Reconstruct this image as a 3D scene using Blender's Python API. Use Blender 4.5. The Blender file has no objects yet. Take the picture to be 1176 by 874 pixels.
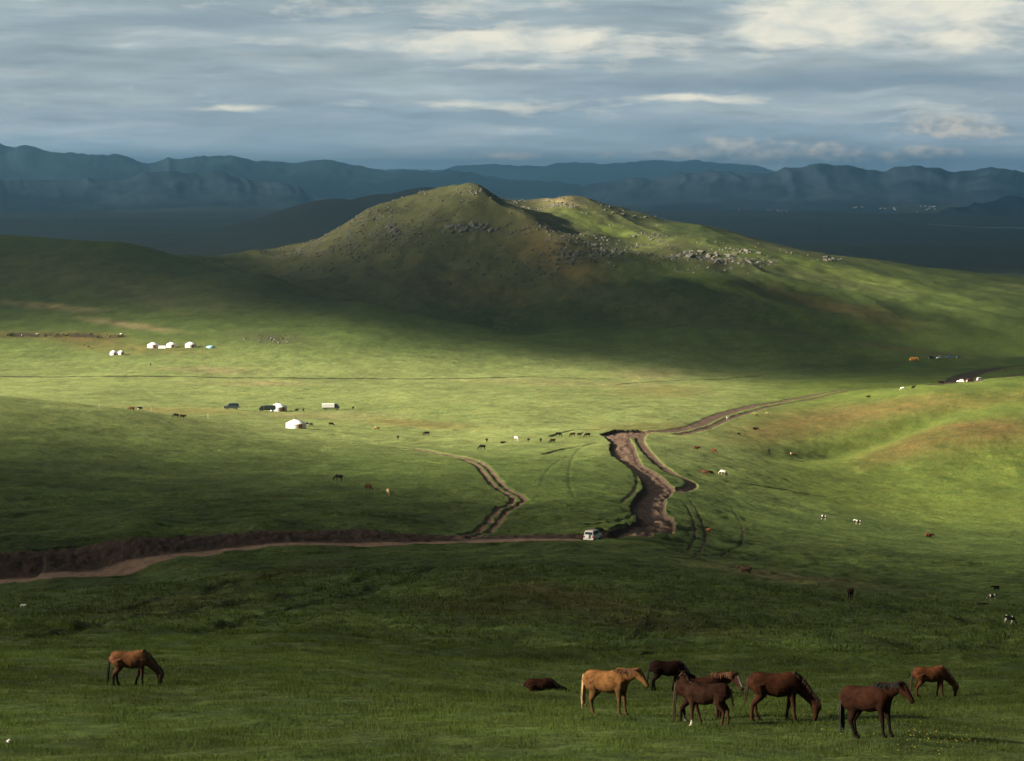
import bpy, math, random
import numpy as np
from mathutils import Vector, Matrix
R = math.radians
random.seed(7)
rng = np.random.default_rng(7)
SC = bpy.context.scene
COL = SC.collection

# ------------------------------------------------------------------ camera
F = 2777.0; CX, CY = 588.0, 437.0          # 85 mm lens on the 1176 px wide photograph
PIT = math.atan(237.0 / F); CP, SP = math.cos(PIT), math.sin(PIT)
cam = bpy.data.cameras.new('camera'); cam.lens = 85.0; cam.sensor_width = 36.0
cam.clip_start = 0.5; cam.clip_end = 200000.0
camo = bpy.data.objects.new('camera', cam); COL.objects.link(camo)
camo.rotation_euler = (R(90) - PIT, 0, 0)
SC.camera = camo

def at(px, py, Y):
    """world point at ground distance Y in the direction of the photo's pixel"""
    xc = (px - CX) / F; yc = -(py - CY) / F
    d = np.array((xc, CP + yc * SP, -SP + yc * CP))
    return d * (Y / d[1])

def project(x, y, z):
    d = y * CP - z * SP; u = y * SP + z * CP
    return CX + F * x / d, CY - F * u / d

# ------------------------------------------------------------------ noise
def _hash(ix, iy, s):
    h = (ix.astype(np.int64) * 374761393 + iy.astype(np.int64) * 668265263 + s * 1442695041) & 0xffffffff
    h = ((h ^ (h >> 13)) * 1274126177) & 0xffffffff
    h = ((h ^ (h >> 16)) * 2246822519) & 0xffffffff
    return ((h ^ (h >> 15)) & 0xffffff) / float(0xffffff)

def vnoise(x, y, s=0):
    x = np.asarray(x, float); y = np.asarray(y, float)
    ix = np.floor(x); iy = np.floor(y); fx = x - ix; fy = y - iy
    ix = ix.astype(np.int64); iy = iy.astype(np.int64)
    fx = fx * fx * fx * (fx * (fx * 6 - 15) + 10); fy = fy * fy * fy * (fy * (fy * 6 - 15) + 10)
    a = _hash(ix, iy, s); b = _hash(ix + 1, iy, s); c = _hash(ix, iy + 1, s); d = _hash(ix + 1, iy + 1, s)
    return (a + (b - a) * fx) + ((c + (d - c) * fx) - (a + (b - a) * fx)) * fy

def fbm(x, y, s=0, o=4, g=0.5):
    v = 0; a = 1; t = 0
    for k in range(o):
        v = v + a * vnoise(x * 2 ** k + 17.3 * k, y * 2 ** k - 9.1 * k, s + k); t += a; a *= g
    return v / t          # 0..1

def sst(a, b, x):
    t = np.clip((x - a) / (b - a), 0, 1); return t * t * (3 - 2 * t)

# ------------------------------------------------------------------ terrain: surveyed points (px, [(py, distance) ...])
COLS = {
 0:   [(874,58),(788,85),(745,115),(720,150),(700,205),(684,258),(668,318),(636,328),(600,385),(560,440),(520,515),(485,600),(457,680),(461,780),(462,880),(452,1000),(433,1200),(405,1400),(385,1500),(360,1640),(330,1780),(300,1900),(275,2030),(283,2300),(310,2800)],
 150: [(874,57),(788,87),(745,118),(718,157),(695,215),(674,268),(652,328),(624,338),(580,420),(540,495),(505,580),(472,670),(474,770),(470,850),(455,980),(433,1200),(405,1390),(385,1490),(360,1620),(330,1760),(300,1890),(280,2000),(290,2250),(315,2750)],
 300: [(874,56),(795,82),(745,120),(715,165),(690,225),(660,290),(636,339),(614,350),(575,430),(540,505),(510,600),(492,700),(478,830),(462,950),(433,1200),(410,1360),(390,1460),(370,1560),(345,1680),(318,1800),(325,1950),(315,2080),(300,2180),(289,2260),(300,2500),(320,2900)],
 420: [(874,55),(810,75),(770,105),(735,140),(700,205),(665,275),(628,350),(608,364),(575,435),(545,510),(520,590),(500,690),(478,840),(460,960),(433,1210),(410,1370),(390,1470),(370,1580),(352,1680),(354,1780),(345,1840),(320,1940),(290,2040),(265,2110),(250,2160),(262,2400),(310,2900)],
 545: [(620,368),(600,400),(570,455),(540,535),(512,640),(482,790),(456,970),(434,1220),(412,1400),(395,1510),(378,1620),(376,1700),(362,1770),(335,1860),(300,1950),(260,2020),(235,2060),(217,2100),(228,2350),(290,2900)],
 600: [(874,54),(827,67),(797,98),(760,125),(740,150),(700,205),(660,280),(625,360),(600,400),(575,450),(540,540),(510,645),(480,790),(455,975),(434,1220),(412,1410),(390,1560),(386,1660),(375,1720),(345,1820),(300,1920),(265,1990),(238,2060),(250,2160),(241,2240),(235,2290),(245,2500),(290,2950)],
 650: [(620,370),(575,450),(540,540),(510,650),(480,790),(455,980),(435,1220),(412,1420),(395,1540),(380,1640),(350,1760),(310,1860),(275,1940),(270,2030),(255,2120),(240,2200),(228,2260),(240,2500),(300,2950)],
 720: [(874,54),(827,67),(797,100),(760,128),(740,152),(700,207),(660,285),(625,370),(610,395),(585,445),(555,520),(530,585),(503,680),(475,830),(445,1110),(432,1260),(412,1430),(395,1540),(375,1640),(340,1770),(305,1860),(288,1910),(285,1990),(265,2110),(250,2190),(243,2230),(258,2500),(300,2950)],
 800: [(428,1350),(412,1440),(390,1540),(360,1660),(325,1780),(300,1890),(280,2010),(259,2180),(270,2450),(310,2950)],
 850: [(874,54),(827,67),(798,100),(760,130),(720,185),(680,260),(655,330),(620,440),(600,480),(570,560),(545,620),(525,680),(500,760),(470,900),(445,1130),(425,1400)],
 900: [(415,1450),(395,1530),(365,1640),(335,1760),(308,1900),(283,2120),(295,2400),(320,2900)],
 950: [(874,55),(800,98),(760,132),(720,190),(680,280),(640,410),(590,560),(560,650),(530,730),(515,770),(490,825),(470,900),(452,1050),(435,1250),(425,1400)],
 1000:[(848,58.5),(415,1470),(390,1560),(360,1680),(330,1830),(299,2080),(310,2350),(330,2850)],
 1050:[(860,56),(800,98),(760,135),(720,195),(680,300),(640,440),(600,570),(575,640),(555,690),(535,730),(510,775),(480,830),(455,900),(443,950),(446,1050),(440,1150),(428,1300),(418,1450)],
 1100:[(412,1490),(385,1590),(355,1720),(330,1870),(313,2050),(322,2350),(335,2850)],
 1176:[(865,56),(800,95),(740,170),(700,260),(660,400),(620,530),(590,610),(560,680),(540,720),(515,760),(490,800),(460,860),(440,920),(432,960),(437,1060),(431,1180),(420,1380),(412,1480),(390,1570),(360,1690),(338,1850),(320,2030),(330,2350),(338,2900)],
}
COLS[-220] = COLS[0]; COLS[1400] = COLS[1176]
_pts = [(px, py, D) for px, l in COLS.items() for py, D in l]
_w = np.array([at(*p) for p in _pts])
_th = np.arctan2(_w[:, 0], _w[:, 1]); _r = np.hypot(_w[:, 0], _w[:, 1])
KU, KV = 9.0, 2.4
def _dom(th, r): return np.stack((th * KU, np.log(r) * KV), -1)
_X = _dom(_th, _r); _val = _w[:, 2] / _r
def _tps(d2): return 0.5 * d2 * np.log(np.maximum(d2, 1e-12))
_n = len(_X)
_d2 = ((_X[:, None] - _X[None]) ** 2).sum(-1)
_A = np.zeros((_n + 3, _n + 3)); _A[:_n, :_n] = _tps(_d2) + 2e-5 * np.eye(_n)
_A[:_n, _n] = 1; _A[_n, :_n] = 1; _A[:_n, _n + 1:] = _X; _A[_n + 1:, :_n] = _X.T
_wt = np.linalg.solve(_A, np.concatenate((_val, np.zeros(3))))
def tps_eval(th, r):
    q = _dom(np.clip(th, -0.34, 0.34), np.clip(r, 54, 2950)); sh = q.shape[:-1]; q = q.reshape(-1, 2)
    out = np.empty(len(q))
    for i in range(0, len(q), 20000):
        qq = q[i:i + 20000]
        d2 = (qq ** 2).sum(1)[:, None] + (_X ** 2).sum(1)[None] - 2 * qq @ _X.T
        out[i:i + 20000] = _tps(d2) @ _wt[:_n] + _wt[_n] + qq @ _wt[_n + 1:]
    return out.reshape(sh)

# grid lines: angle (dense in view, full circle) and distance
_c = np.arange(-0.24, 0.2401, 0.00054)
_o = 0.24 + np.cumsum(0.00054 * 1.09 ** np.arange(1, 74)); _o = _o[_o < math.pi - 0.02]
TH = np.concatenate((-_o[::-1], _c, _o))
def logsteps(a, b, k): return np.exp(np.linspace(math.log(a), math.log(b), k, endpoint=False))
RR = np.concatenate((logsteps(1.5, 45, 30), logsteps(45, 130, 300), logsteps(130, 312, 200), np.arange(312, 385, 0.4), logsteps(385, 760, 430), logsteps(760, 1450, 230), logsteps(1450, 2320, 330), logsteps(2320, 3600, 40), logsteps(3600, 60000, 150), [60000.0]))
NT, NR = len(TH), len(RR)
# smooth survey surface on a coarse grid, then interpolated
_ct = np.linspace(-0.34, 0.34, 180); _cr = np.exp(np.linspace(math.log(54), math.log(2950), 420))
_cz = tps_eval(np.broadcast_to(_ct[None], (420, 180)), np.broadcast_to(_cr[:, None], (420, 180)))
def survey(th, r):
    """smooth z/r at polar positions, bicubic-ish (Catmull-Rom in both)"""
    th = np.clip(th, -0.339, 0.339); lr = np.log(np.clip(r, 54.05, 2940))
    u = (th - _ct[0]) / (_ct[1] - _ct[0]); v = (lr - math.log(54)) / (math.log(2950) - math.log(54)) * 419
    iu = np.clip(u.astype(int), 1, 177); iv = np.clip(v.astype(int), 1, 417); fu = u - iu; fv = v - iv
    def w(f): return (-.5*f+f*f-.5*f**3, 1-2.5*f*f+1.5*f**3, .5*f+2*f*f-1.5*f**3, -.5*f*f+.5*f**3)
    wu, wv = w(fu), w(fv); s = 0
    for a in range(4):
        for b in range(4):
            s = s + wv[a] * wu[b] * _cz[iv - 1 + a, iu - 1 + b]
    return s

def far_z(x, y, r):
    z = -150 - 50 * sst(3000, 9000, r) - 15 * sst(9000, 30000, r)
    z = z + (fbm(x / 900, y / 900, 40, 3) - .5) * 26 * sst(2600, 4200, r) * (1 - .75 * sst(9000, 16000, r))
    z = z + (np.abs(fbm(x / 2600, y / 2200, 47, 4) - .5) * -2 + .25) * 70 * sst(5200, 9000, r) * (1 - sst(19000, 26000, r))
    hh = 0.0                                                      # low dark hills standing in the plain
    for (px, py, D, wx, wy) in ((495, 212, 8200, 330, 700), (385, 231, 7600, 260, 600), (445, 222, 7900, 300, 650), (560, 226, 8600, 360, 700)):
        c = at(px, py, D); h = c[2] + 196
        hh = np.maximum(hh, h * np.exp(-((x - c[0]) / wx) ** 2 - ((y - c[1]) / wy) ** 2) * (0.96 + .08 * fbm(x / 130, y / 300, 44, 3)))
    return z + hh

def base_z(x, y):
    th = np.arctan2(x, y); r = np.hypot(x, y)
    zs = survey(th, r) * np.clip(r, 54.05, None)
    z54 = survey(th, np.full_like(r, 54.05)) * 54.05
    near = -1.7 + (z54 + 1.7) * np.clip(r / 54.05, 0, 1)
    z = np.where(r < 54.05, near, zs)
    k = sst(2450, 3300, r)
    z = np.where(k > 0, z * (1 - k) + far_z(x, y, r) * k, z)
    return z

def detail_z(x, y, r):
    """hummocks and gullies the survey is too coarse for"""
    d = np.zeros_like(x)
    m = sst(150, 300, r) * (1 - sst(2600, 4000, r))
    d += (fbm(x / 60, y / 110, 1, 4) - .5) * 2.2 * m
    rd = np.interp(CX + F * np.arctan2(x, y), [0, 300, 420, 545, 600, 720, 1176], [2150, 1850, 1710, 1650, 1640, 1600, 1500])
    mh = sst(rd + 20, rd + 190, r) * (1 - sst(2500, 3000, r))    # the two-peaked hill: folds, ribs
    d += 2.5 * np.exp(-((r - rd + 10) / 45) ** 2) - 5 * np.exp(-((r - rd - 75) / 45) ** 2)      # a firmer spine on the spur, a gully behind it
    mh = mh * (1 - .5 * sst(80, 330, x))
    d += (np.abs(fbm((x + .35 * y) / 75, (y - .2 * x) / 190, 5, 4) - .5) * -2 + .22) * 8 * mh
    d += (fbm(x / 24, y / 40, 9, 4) - .5) * 4.0 * mh
    lo = (1 - sst(420, 520, r)) * sst(60, 100, r)
    d += (fbm((x + .4 * y) / 14, (y - .4 * x) / 5.5, 13, 4) - .5) * 1.1 * lo * (0.35 + sst(105, 140, r))
    d += (fbm((x + .3 * y) / 4.2, (y - .3 * x) / 2.4, 14, 3) - .5) * .75 * lo * sst(110, 150, r)
    ppx = CX + F * np.arctan2(x, y)                               # two soft lobes and the fold between them on the right-hand rise
    d += 4.5 * np.exp(-((ppx - 1150 - (r - 780) * .9) / 120) ** 2 - ((r - 785) / 55) ** 2) - 3.0 * np.exp(-((ppx - 1010 - (r - 800) * 1.4) / 34) ** 2 - ((r - 800) / 70) ** 2) * sst(680, 720, r)
    d += (fbm(x / 2.2, y / 2.2, 15, 3) - .5) * 0.22 * (1 - sst(500, 900, r))
    d += (fbm(x / 5, y / 7, 17, 3) - .5) * .5 * sst(300, 500, r) * (1 - sst(1400, 1700, r))
    return d

def smooth_ground(x, y):
    x = np.asarray(x, float); y = np.asarray(y, float)
    return base_z(x, y)

def hit(px, py, lo=40.0, hi=2600.0, fn=None):
    """first point where the line of sight through a pixel meets the ground"""
    fn = fn or smooth_ground
    D = np.exp(np.linspace(math.log(lo), math.log(hi), 1400))
    d = at(px, py, 1.0)
    z = fn(d[0] * D, D); below = (d[2] * D) < z
    i = int(np.argmax(below)) if below.any() else len(D) - 1
    i = max(i, 1); a, b = D[i - 1], D[i]
    for _ in range(22):
        m = .5 * (a + b)
        if d[2] * m < float(fn(np.array([d[0] * m]), np.array([m]))[0]): b = m
        else: a = m
    return np.array((d[0] * b, b, d[2] * b))
# ------------------------------------------------------------------ helpers
def lin(r, g, b):
    f = lambda c: (c / 255 / 12.92) if c <= 10 else ((c / 255 + .055) / 1.055) ** 2.4
    return (f(r), f(g), f(b))

def tag(o, label=None, cat=None, group=None, kind=None):
    for k, v in (('label', label), ('category', cat), ('group', group), ('kind', kind)):
        if v: o[k] = v
    return o

def mesh_np(name, co, faces, mat=None, smooth=True, attrs=None, cols=None, parent=None):
    """faces: (n,3) or (n,4) int array"""
    me = bpy.data.meshes.new(name)
    co = np.ascontiguousarray(co, dtype=np.float32); faces = np.ascontiguousarray(faces, dtype=np.int32)
    n, k = faces.shape
    me.vertices.add(len(co)); me.vertices.foreach_set('co', co.ravel())
    me.loops.add(n * k); me.loops.foreach_set('vertex_index', faces.ravel())
    me.polygons.add(n)
    me.polygons.foreach_set('loop_start', np.arange(0, n * k, k, dtype=np.int32))
    me.polygons.foreach_set('use_smooth', np.full(n, smooth, dtype=bool))
    for a, v in (attrs or {}).items():
        at_ = me.attributes.new(a, 'FLOAT', 'POINT'); at_.data.foreach_set('value', np.ascontiguousarray(v, dtype=np.float32))
    for a, v in (cols or {}).items():
        at_ = me.attributes.new(a, 'FLOAT_COLOR', 'POINT')
        at_.data.foreach_set('color', np.ascontiguousarray(np.concatenate((v, np.ones((len(v), 1))), 1), dtype=np.float32).ravel())
    me.update(); me.validate()
    if mat: me.materials.append(mat)
    o = bpy.data.objects.new(name, me); COL.objects.link(o)
    if parent: o.parent = parent
    return o

class NT_:
    """tiny node-tree writer"""
    def __init__(s, tree): s.t = tree; s.n = tree.nodes; s.l = tree.links; s.n.clear()
    def add(s, typ, ins=None, **kw):
        nd = s.n.new(typ)
        for k, v in kw.items(): setattr(nd, k, v)
        for k, v in (ins or {}).items(): s.set(nd, k, v)
        return nd
    def set(s, nd, k, v):
        sock = nd.inputs[k]
        if isinstance(v, bpy.types.NodeSocket): s.l.new(v, sock)
        elif isinstance(v, bpy.types.Node): s.l.new(v.outputs[0], sock)
        else:
            if sock.type == 'RGBA' and len(v) == 3: v = tuple(v) + (1,)
            sock.default_value = v
    def m(s, op, a, b=0.0, c=0.0, clamp=False):
        nd = s.add('ShaderNodeMath', operation=op, use_clamp=clamp)
        for i, v in enumerate((a, b, c)):
            if i < len(nd.inputs): s.set(nd, i, v)
        return nd.outputs[0]
    def mix(s, f, a, b, mode='MIX'):
        nd = s.add('ShaderNodeMix', data_type='RGBA', blend_type=mode)
        s.set(nd, 0, f); s.set(nd, 6, a); s.set(nd, 7, b); return nd.outputs[2]
    def ramp(s, f, stops):
        nd = s.add('ShaderNodeValToRGB'); s.set(nd, 0, f); e = nd.color_ramp.elements
        while len(e) < len(stops): e.new(.5)
        for el, (p, c) in zip(e, stops):
            el.position = p; el.color = (c, c, c, 1) if isinstance(c, (int, float)) else tuple(c) + (1,)
        return nd.outputs[0]
    def noise(s, vec, scale, detail=4, rough=.55, dist=0.0):
        nd = s.add('ShaderNodeTexNoise', {'Scale': scale, 'Detail': detail, 'Roughness': rough, 'Distortion': dist})
        s.set(nd, 'Vector', vec); return nd.outputs[0]

def new_mat(name):
    m = bpy.data.materials.new(name); m.use_nodes = True
    return m, NT_(m.node_tree)

def simple_mat(name, col, rough=.8, var=.25, scale=6.0, metal=0.0, spec=.3):
    m, t = new_mat(name)
    tc = t.add('ShaderNodeTexCoord').outputs['Object']
    n = t.noise(tc, scale, 5)
    c = t.mix(n, tuple(max(0, v * (1 - var)) for v in col), tuple(min(1, v * (1 + var)) for v in col))
    b = t.add('ShaderNodeBsdfPrincipled', {'Base Color': c, 'Roughness': rough, 'Metallic': metal, 'Specular IOR Level': spec})
    t.add('ShaderNodeOutputMaterial', {'Surface': b})
    return m

# ------------------------------------------------------------------ roads, traced on the ground from the photo
def ground_line(pts, lo=40, hi=2600):
    return np.array([hit(px, py, lo, hi)[:2] for px, py in pts])

def densify(P, step):
    out = [P[0]]
    for a, b in zip(P[:-1], P[1:]):
        k = max(1, int(np.hypot(*(b - a)) / step))
        for i in range(1, k + 1): out.append(a + (b - a) * i / k)
    return np.array(out)

def smooth_line(P, it=2):
    for _ in range(it):
        Q = [P[0]]
        for a, b in zip(P[:-1], P[1:]): Q += [a * .75 + b * .25, a * .25 + b * .75]
        P = np.array(Q + [P[-1]])
    return P

def line_dist(x, y, P):
    """unsigned distance, signed side and arc parameter to a polyline"""
    best = np.full(x.shape, 1e18); side = np.zeros(x.shape); par = np.zeros(x.shape); L = 0.0
    for a, b in zip(P[:-1], P[1:]):
        d = b - a; l2 = float(d @ d)
        if l2 < 1e-12: continue
        t = np.clip(((x - a[0]) * d[0] + (y - a[1]) * d[1]) / l2, 0, 1)
        ex = x - a[0] - t * d[0]; ey = y - a[1] - t * d[1]; q = ex * ex + ey * ey
        k = q < best; best = np.where(k, q, best); side = np.where(k, d[0] * ey - d[1] * ex, side)
        par = np.where(k, L + t * math.sqrt(l2), par); L += math.sqrt(l2)
    return np.sqrt(best), side, par, L

def in_poly(x, y, P):
    r = np.zeros(x.shape, bool); n = len(P)
    for i in range(n):
        a, b = P[i], P[(i + 1) % n]
        c = ((a[1] > y) != (b[1] > y))
        if a[1] != b[1]:
            r ^= c & (x < (b[0] - a[0]) * (y - a[1]) / (b[1] - a[1]) + a[0])
    return r

def bbox_sel(X, Y, P, pad):
    return (X > P[:, 0].min() - pad) & (X < P[:, 0].max() + pad) & (Y > P[:, 1].min() - pad) & (Y < P[:, 1].max() + pad)

CUT_TOP = [(-60,648),(0,637),(34,634),(102,626),(170,619.5),(238,614),(306,611),(400,608.6),(427,609),(451,613),(502,615.4),(530,616),(590,615.5),(640,615.2),(668,614.6),(696,611),(720,605)]
CUT_BOT = [(-60,684),(0,671),(34,670),(102,663.5),(170,653),(238,639.5),(306,628.5),(400,627),(468,626.5),(536,623.5),(604,621.5),(672,621),(706,620.5),(735,619)]
WASH = [(689,497),(701,507),(700,514),(702,521),(708,527.6),(720,536),(735,549),(738,561),(730,570),(722,579),(724,586),(733,592),(729,602),(712,608),(700,612),(696,620),(706,620.5),(740,619),(756,616),(776,611),(777,598),(764,586),(766,575),(777,563),(766,553),(750,541),(736,531),(731,517),(724,503),(740,497),(752,494),(736,492.3),(706,492)]
TRACKS = [  # (centre line, width m, depth m, dirt amount, ruts)
 ('dirt_track', [(740,494),(734,502),(737,511),(746,521),(755,531),(771,544),(788,549.7),(796,556),(791,561.6),(774,565)], 3.0, .35, 1.0, 0),
 ('dirt_track', [(470,512),(516,522.5),(536,527.6),(553,535),(563,548),(573.5,561.6),(594,571),(598,576),(580,585),(567,595.6),(569,602),(550,612.6),(532,619)], 3.6, .38, 1.0, 1),
 ('dirt_track', [(340,499),(400,504.5),(440,508),(470,512)], 2.0, .1, .35, 0),
 ('dirt_track', [(735,494),(776,494),(817,480.5),(861,467),(912,456.5),(960,450),(1005,446)], 5, .22, .9, 0),
 ('dirt_track', [(776,497),(793,495.6),(827,484),(878,467.5),(946,454),(990,448)], 3, .25, .8, 0),
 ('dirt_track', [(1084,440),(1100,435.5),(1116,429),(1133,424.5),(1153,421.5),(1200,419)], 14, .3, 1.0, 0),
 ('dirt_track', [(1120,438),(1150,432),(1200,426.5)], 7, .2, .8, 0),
 ('dirt_track', [(-40,431),(0,431.6),(136,433.6),(400,434.4),(560,434.4),(638,434),(720,436)], 9.0, .06, .45, 0),  # valley line: ditch-side shade painted as a dark strip
 ('rut', [(779,572),(790,584),(797,598),(799,614),(795,628),(776,640),(740,645)], .5, .07, .75, 0),
 ('rut', [(789,572),(803,590),(811,611),(808,630),(790,643)], .5, .06, .7, 0),
 ('rut', [(838,580),(850,598),(855,616),(845,630),(822,638),(776,647)], .45, .05, .6, 0),
 ('rut', [(640,640),(540,648),(420,668),(300,690),(150,712),(20,744)], 2.0, .16, .12, 0),
 ('rut', [(620,652),(520,660),(420,678),(330,700),(220,728)], 1.8, .14, .1, 0),
 ('rut', [(500,640),(380,652),(200,685),(70,712)], 1.6, .13, .12, 0),
 ('rut', [(760,690),(752,712),(735,735),(715,752)], 1.2, .06, .1, 0),
 ('rut', [(752,744),(738,749),(728,757)], .9, .25, .3, 0),
 ('rut', [(660,520),(640,530),(625,545),(620,562)], .8, .06, .3, 0),
 ('rut', [(690,505),(664,512),(655,530),(652,552),(660,575)], .8, .06, .2, 0),
 ('rut', [(725,537),(733,552),(728,567),(712,577)], .9, .1, .6, 0),
 ('rut', [(735,585),(720,598),(690,606),(650,604),(610,600)], 1.0, .2, .3, 0),
 ('rut', [(622,521),(650,513),(690,507)], 1.3, .3, .5, 0),
 ('rut', [(632,500),(640,496),(660,492.5),(700,491)], 1.5, .5, .6, 0),
 ('rut', [(850,555),(960,570),(1080,590),(1176,600)], 1.5, .2, .15, 0),
 ('rut', [(700,660),(850,672),(980,690),(1100,715),(1176,722)], 1.6, .15, .25, 0),
 ('rut', [(640,690),(800,706),(960,730),(1100,752)], 1.6, .14, .15, 0),
 ('rut', [(140,513),(170,519),(205,524)], 1.2, .15, .5, 0),
 ('rut', [(0,512),(80,516),(160,520),(260,536)], 1.5, .25, .15, 0),
 ('rut', [(430,527),(480,530),(510,534)], 2.0, .4, .25, 0),
 ('rut', [(860,432),(900,433),(960,432),(1080,433)], 6, .1, .4, 0),
 ('rut', [(700,443),(760,437),(820,436),(880,430)], 4, .25, .3, 0),
]

# ------------------------------------------------------------------ the ground sheet
GT, GR = np.meshgrid(TH, RR)
GX, GY = GR * np.sin(GT), GR * np.cos(GT)
GB = base_z(GX, GY)
GZ = GB + detail_z(GX, GY, GR)
WET_SHADE = np.zeros_like(GZ); DIRT = np.zeros_like(GZ); PALE = np.zeros_like(GZ); ROADID = np.zeros(GZ.shape, np.int8)
wob = (fbm(GX / 2.6, GY / 2.6, 60, 3) - .5)

# the cut: flat track below an eroded bank
top = smooth_line(ground_line(CUT_TOP), 1); bot = smooth_line(ground_line(CUT_BOT), 1)
poly = np.concatenate((top, bot[::-1]))
sel = bbox_sel(GX, GY, poly, 6)
x, y = GX[sel], GY[sel]
dt, _, pt, Lt = line_dist(x, y, top); db, _, _, _ = line_dist(x, y, bot)
ins = in_poly(x, y, poly)
dt2 = np.maximum(np.where(ins, dt, 0) + wob[sel] * 1.6 * np.clip(dt, 0, 1), 0)
fr = np.where(ins, db / np.maximum(db + dt2, 1e-3), np.where(dt < db, 1, 0))
wid = db + dt
z = GZ[sel]; zb = base_z(x, y)
def edge_z(P, x, y):
    _, _, par, L = line_dist(x, y, P); s_ = np.concatenate(([0], np.cumsum(np.hypot(*np.diff(P, axis=0).T))))
    ex, ey = np.interp(par, s_, P[:, 0]), np.interp(par, s_, P[:, 1]); return base_z(ex, ey)
q = sst(.46, .94, fr + wob[sel] * .10)
zi = edge_z(bot, x, y) * (1 - q) + (edge_z(top, x, y) + .15) * q - .22 * (1 - q) * sst(0, .1, fr) + (fbm(x / .9, y / .9, 62, 3) - .5) * .5 * sst(.4, .6, fr)
z = np.where(ins, zi, z)
GZ[sel] = z
dr = np.where(ins, np.maximum(sst(0.0, .10, fr) * (1 - sst(.965, 1.0, fr)), 0), 0)
DIRT[sel] = np.maximum(DIRT[sel], dr)
PALE[sel] = np.where(ins, (1 - sst(.36, .50, fr + wob[sel] * .15)) * sst(.02, .12, fr), 0)
ROADID[sel] = np.where(dr > .4, 1, 0)

# the washed-out wide road
wp = ground_line(WASH); wpd = densify(wp, 1.5)
sel = bbox_sel(GX, GY, wp, 5); x, y = GX[sel], GY[sel]
dd, _, _, _ = line_dist(x, y, np.concatenate((wpd, wpd[:1])))
sd = np.where(in_poly(x, y, wp), dd, -dd) + wob[sel] * .8
k = sst(-.05, .6, sd)
GZ[sel] -= k * (.8 + .1 * sst(1, 4, sd)) + k * (fbm(x / 1.1, y / 4, 63, 3) - .5) * .5
DIRT[sel] = np.maximum(DIRT[sel], sst(-.25, .35, sd)); ROADID[sel] = np.where((sd > .05) & (ROADID[sel] == 0), 2, ROADID[sel])
PALE[sel] = np.maximum(PALE[sel], sst(.8, 2.0, sd) * (.32 + .5 * fbm(x / 1.5, y / 9, 64, 3)))

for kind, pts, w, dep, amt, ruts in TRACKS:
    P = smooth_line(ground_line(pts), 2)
    sel = bbox_sel(GX, GY, P, w * 1.6); x, y = GX[sel], GY[sel]
    if not len(x): continue
    d, sgn, par, L = line_dist(x, y, P)
    d = d + wob[sel] * w * (.22 if w < 8 else .1)
    ends = sst(0, .08 * L, par) * sst(0, .08 * L, L - par) if kind == 'rut' or amt < .5 else 1.0
    brk = .55 + .45 * sst(.2, .5, fbm(x / 6, y / 6, 66, 2)) if kind == 'rut' else 1.0
    k = (1 - sst(w * .32, w * .56, d))
    GZ[sel] -= k * dep * ends * (1 - .85 * (ROADID[sel] > 0))
    f = k * amt * ends * brk
    if ruts:                                                     # a grassy crown between two wheel ruts
        crown = (1 - sst(.25, .6, d)); f = f * (1 - .75 * crown); GZ[sel] += crown * .25 * k
    DIRT[sel] = np.maximum(DIRT[sel], f)
    if kind == 'rut' or w > 8: WET_SHADE[sel] = np.maximum(WET_SHADE[sel], k * ends * brk * (.8 if w > 8 else .5 if w > 1.55 and dep > .1 else .24))  # darker rut grass and mud; valley line gets ditch shade painted in
    if kind == 'dirt_track' and w < 8: PALE[sel] = np.maximum(PALE[sel], .42 * f)
    if kind == 'dirt_track':
        n_ = 3 if amt > .5 else 0
        if n_: ROADID[sel] = np.where((k * ends > .5) & (ROADID[sel] == 0), n_, ROADID[sel])

# what grows where: ground cover in world position; hill tones also carry painted shade
PX, PY = project(GX, GY, np.minimum(GB, -1))
PX = np.where(GY > 5, PX, -9999); PY = np.where(GY > 5, PY, 0)
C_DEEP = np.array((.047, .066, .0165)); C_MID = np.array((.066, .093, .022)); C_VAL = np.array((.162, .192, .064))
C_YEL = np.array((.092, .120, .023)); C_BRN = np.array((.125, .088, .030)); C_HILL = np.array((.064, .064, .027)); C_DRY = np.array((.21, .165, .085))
def mixc(c, k, col): return c + (col - c) * np.clip(k, 0, 1)[..., None]
n1 = fbm(GX / 9, GY / 22, 21, 4); n2 = fbm(GX / 40, GY / 90, 23, 4); n3 = fbm(GX / 3, GY / 3, 25, 4)
TINT = np.broadcast_to(C_DEEP, GZ.shape + (3,)).copy()
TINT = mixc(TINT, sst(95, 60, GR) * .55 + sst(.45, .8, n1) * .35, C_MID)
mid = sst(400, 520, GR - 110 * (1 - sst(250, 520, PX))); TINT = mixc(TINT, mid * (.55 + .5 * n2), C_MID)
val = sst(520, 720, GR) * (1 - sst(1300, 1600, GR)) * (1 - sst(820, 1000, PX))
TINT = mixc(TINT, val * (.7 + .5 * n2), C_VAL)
TINT = mixc(TINT, sst(540, 640, GR) * (1 - sst(1150, 1450, GR)) * sst(780, 960, PX) * (.5 + .7 * n2), C_YEL)
TINT = mixc(TINT, sst(1250, 1500, GR) * (1 - sst(1900, 2100, GR)) * (1 - sst(380, 700, PX)) * (.35 + .5 * n1), C_MID * 1.15)  # sunlit part of the left slope tinted brighter
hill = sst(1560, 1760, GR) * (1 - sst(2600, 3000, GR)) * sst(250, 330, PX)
TINT = mixc(TINT, hill, C_MID * .46)  # whole hill tinted darker to deepen its shade
TINT = mixc(TINT, sst(1500, 1750, GR) * (1 - sst(2300, 2600, GR)) * (1 - sst(300, 500, PX)) * .8, C_MID * .42)  # shaded top of the left hill painted darker
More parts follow.
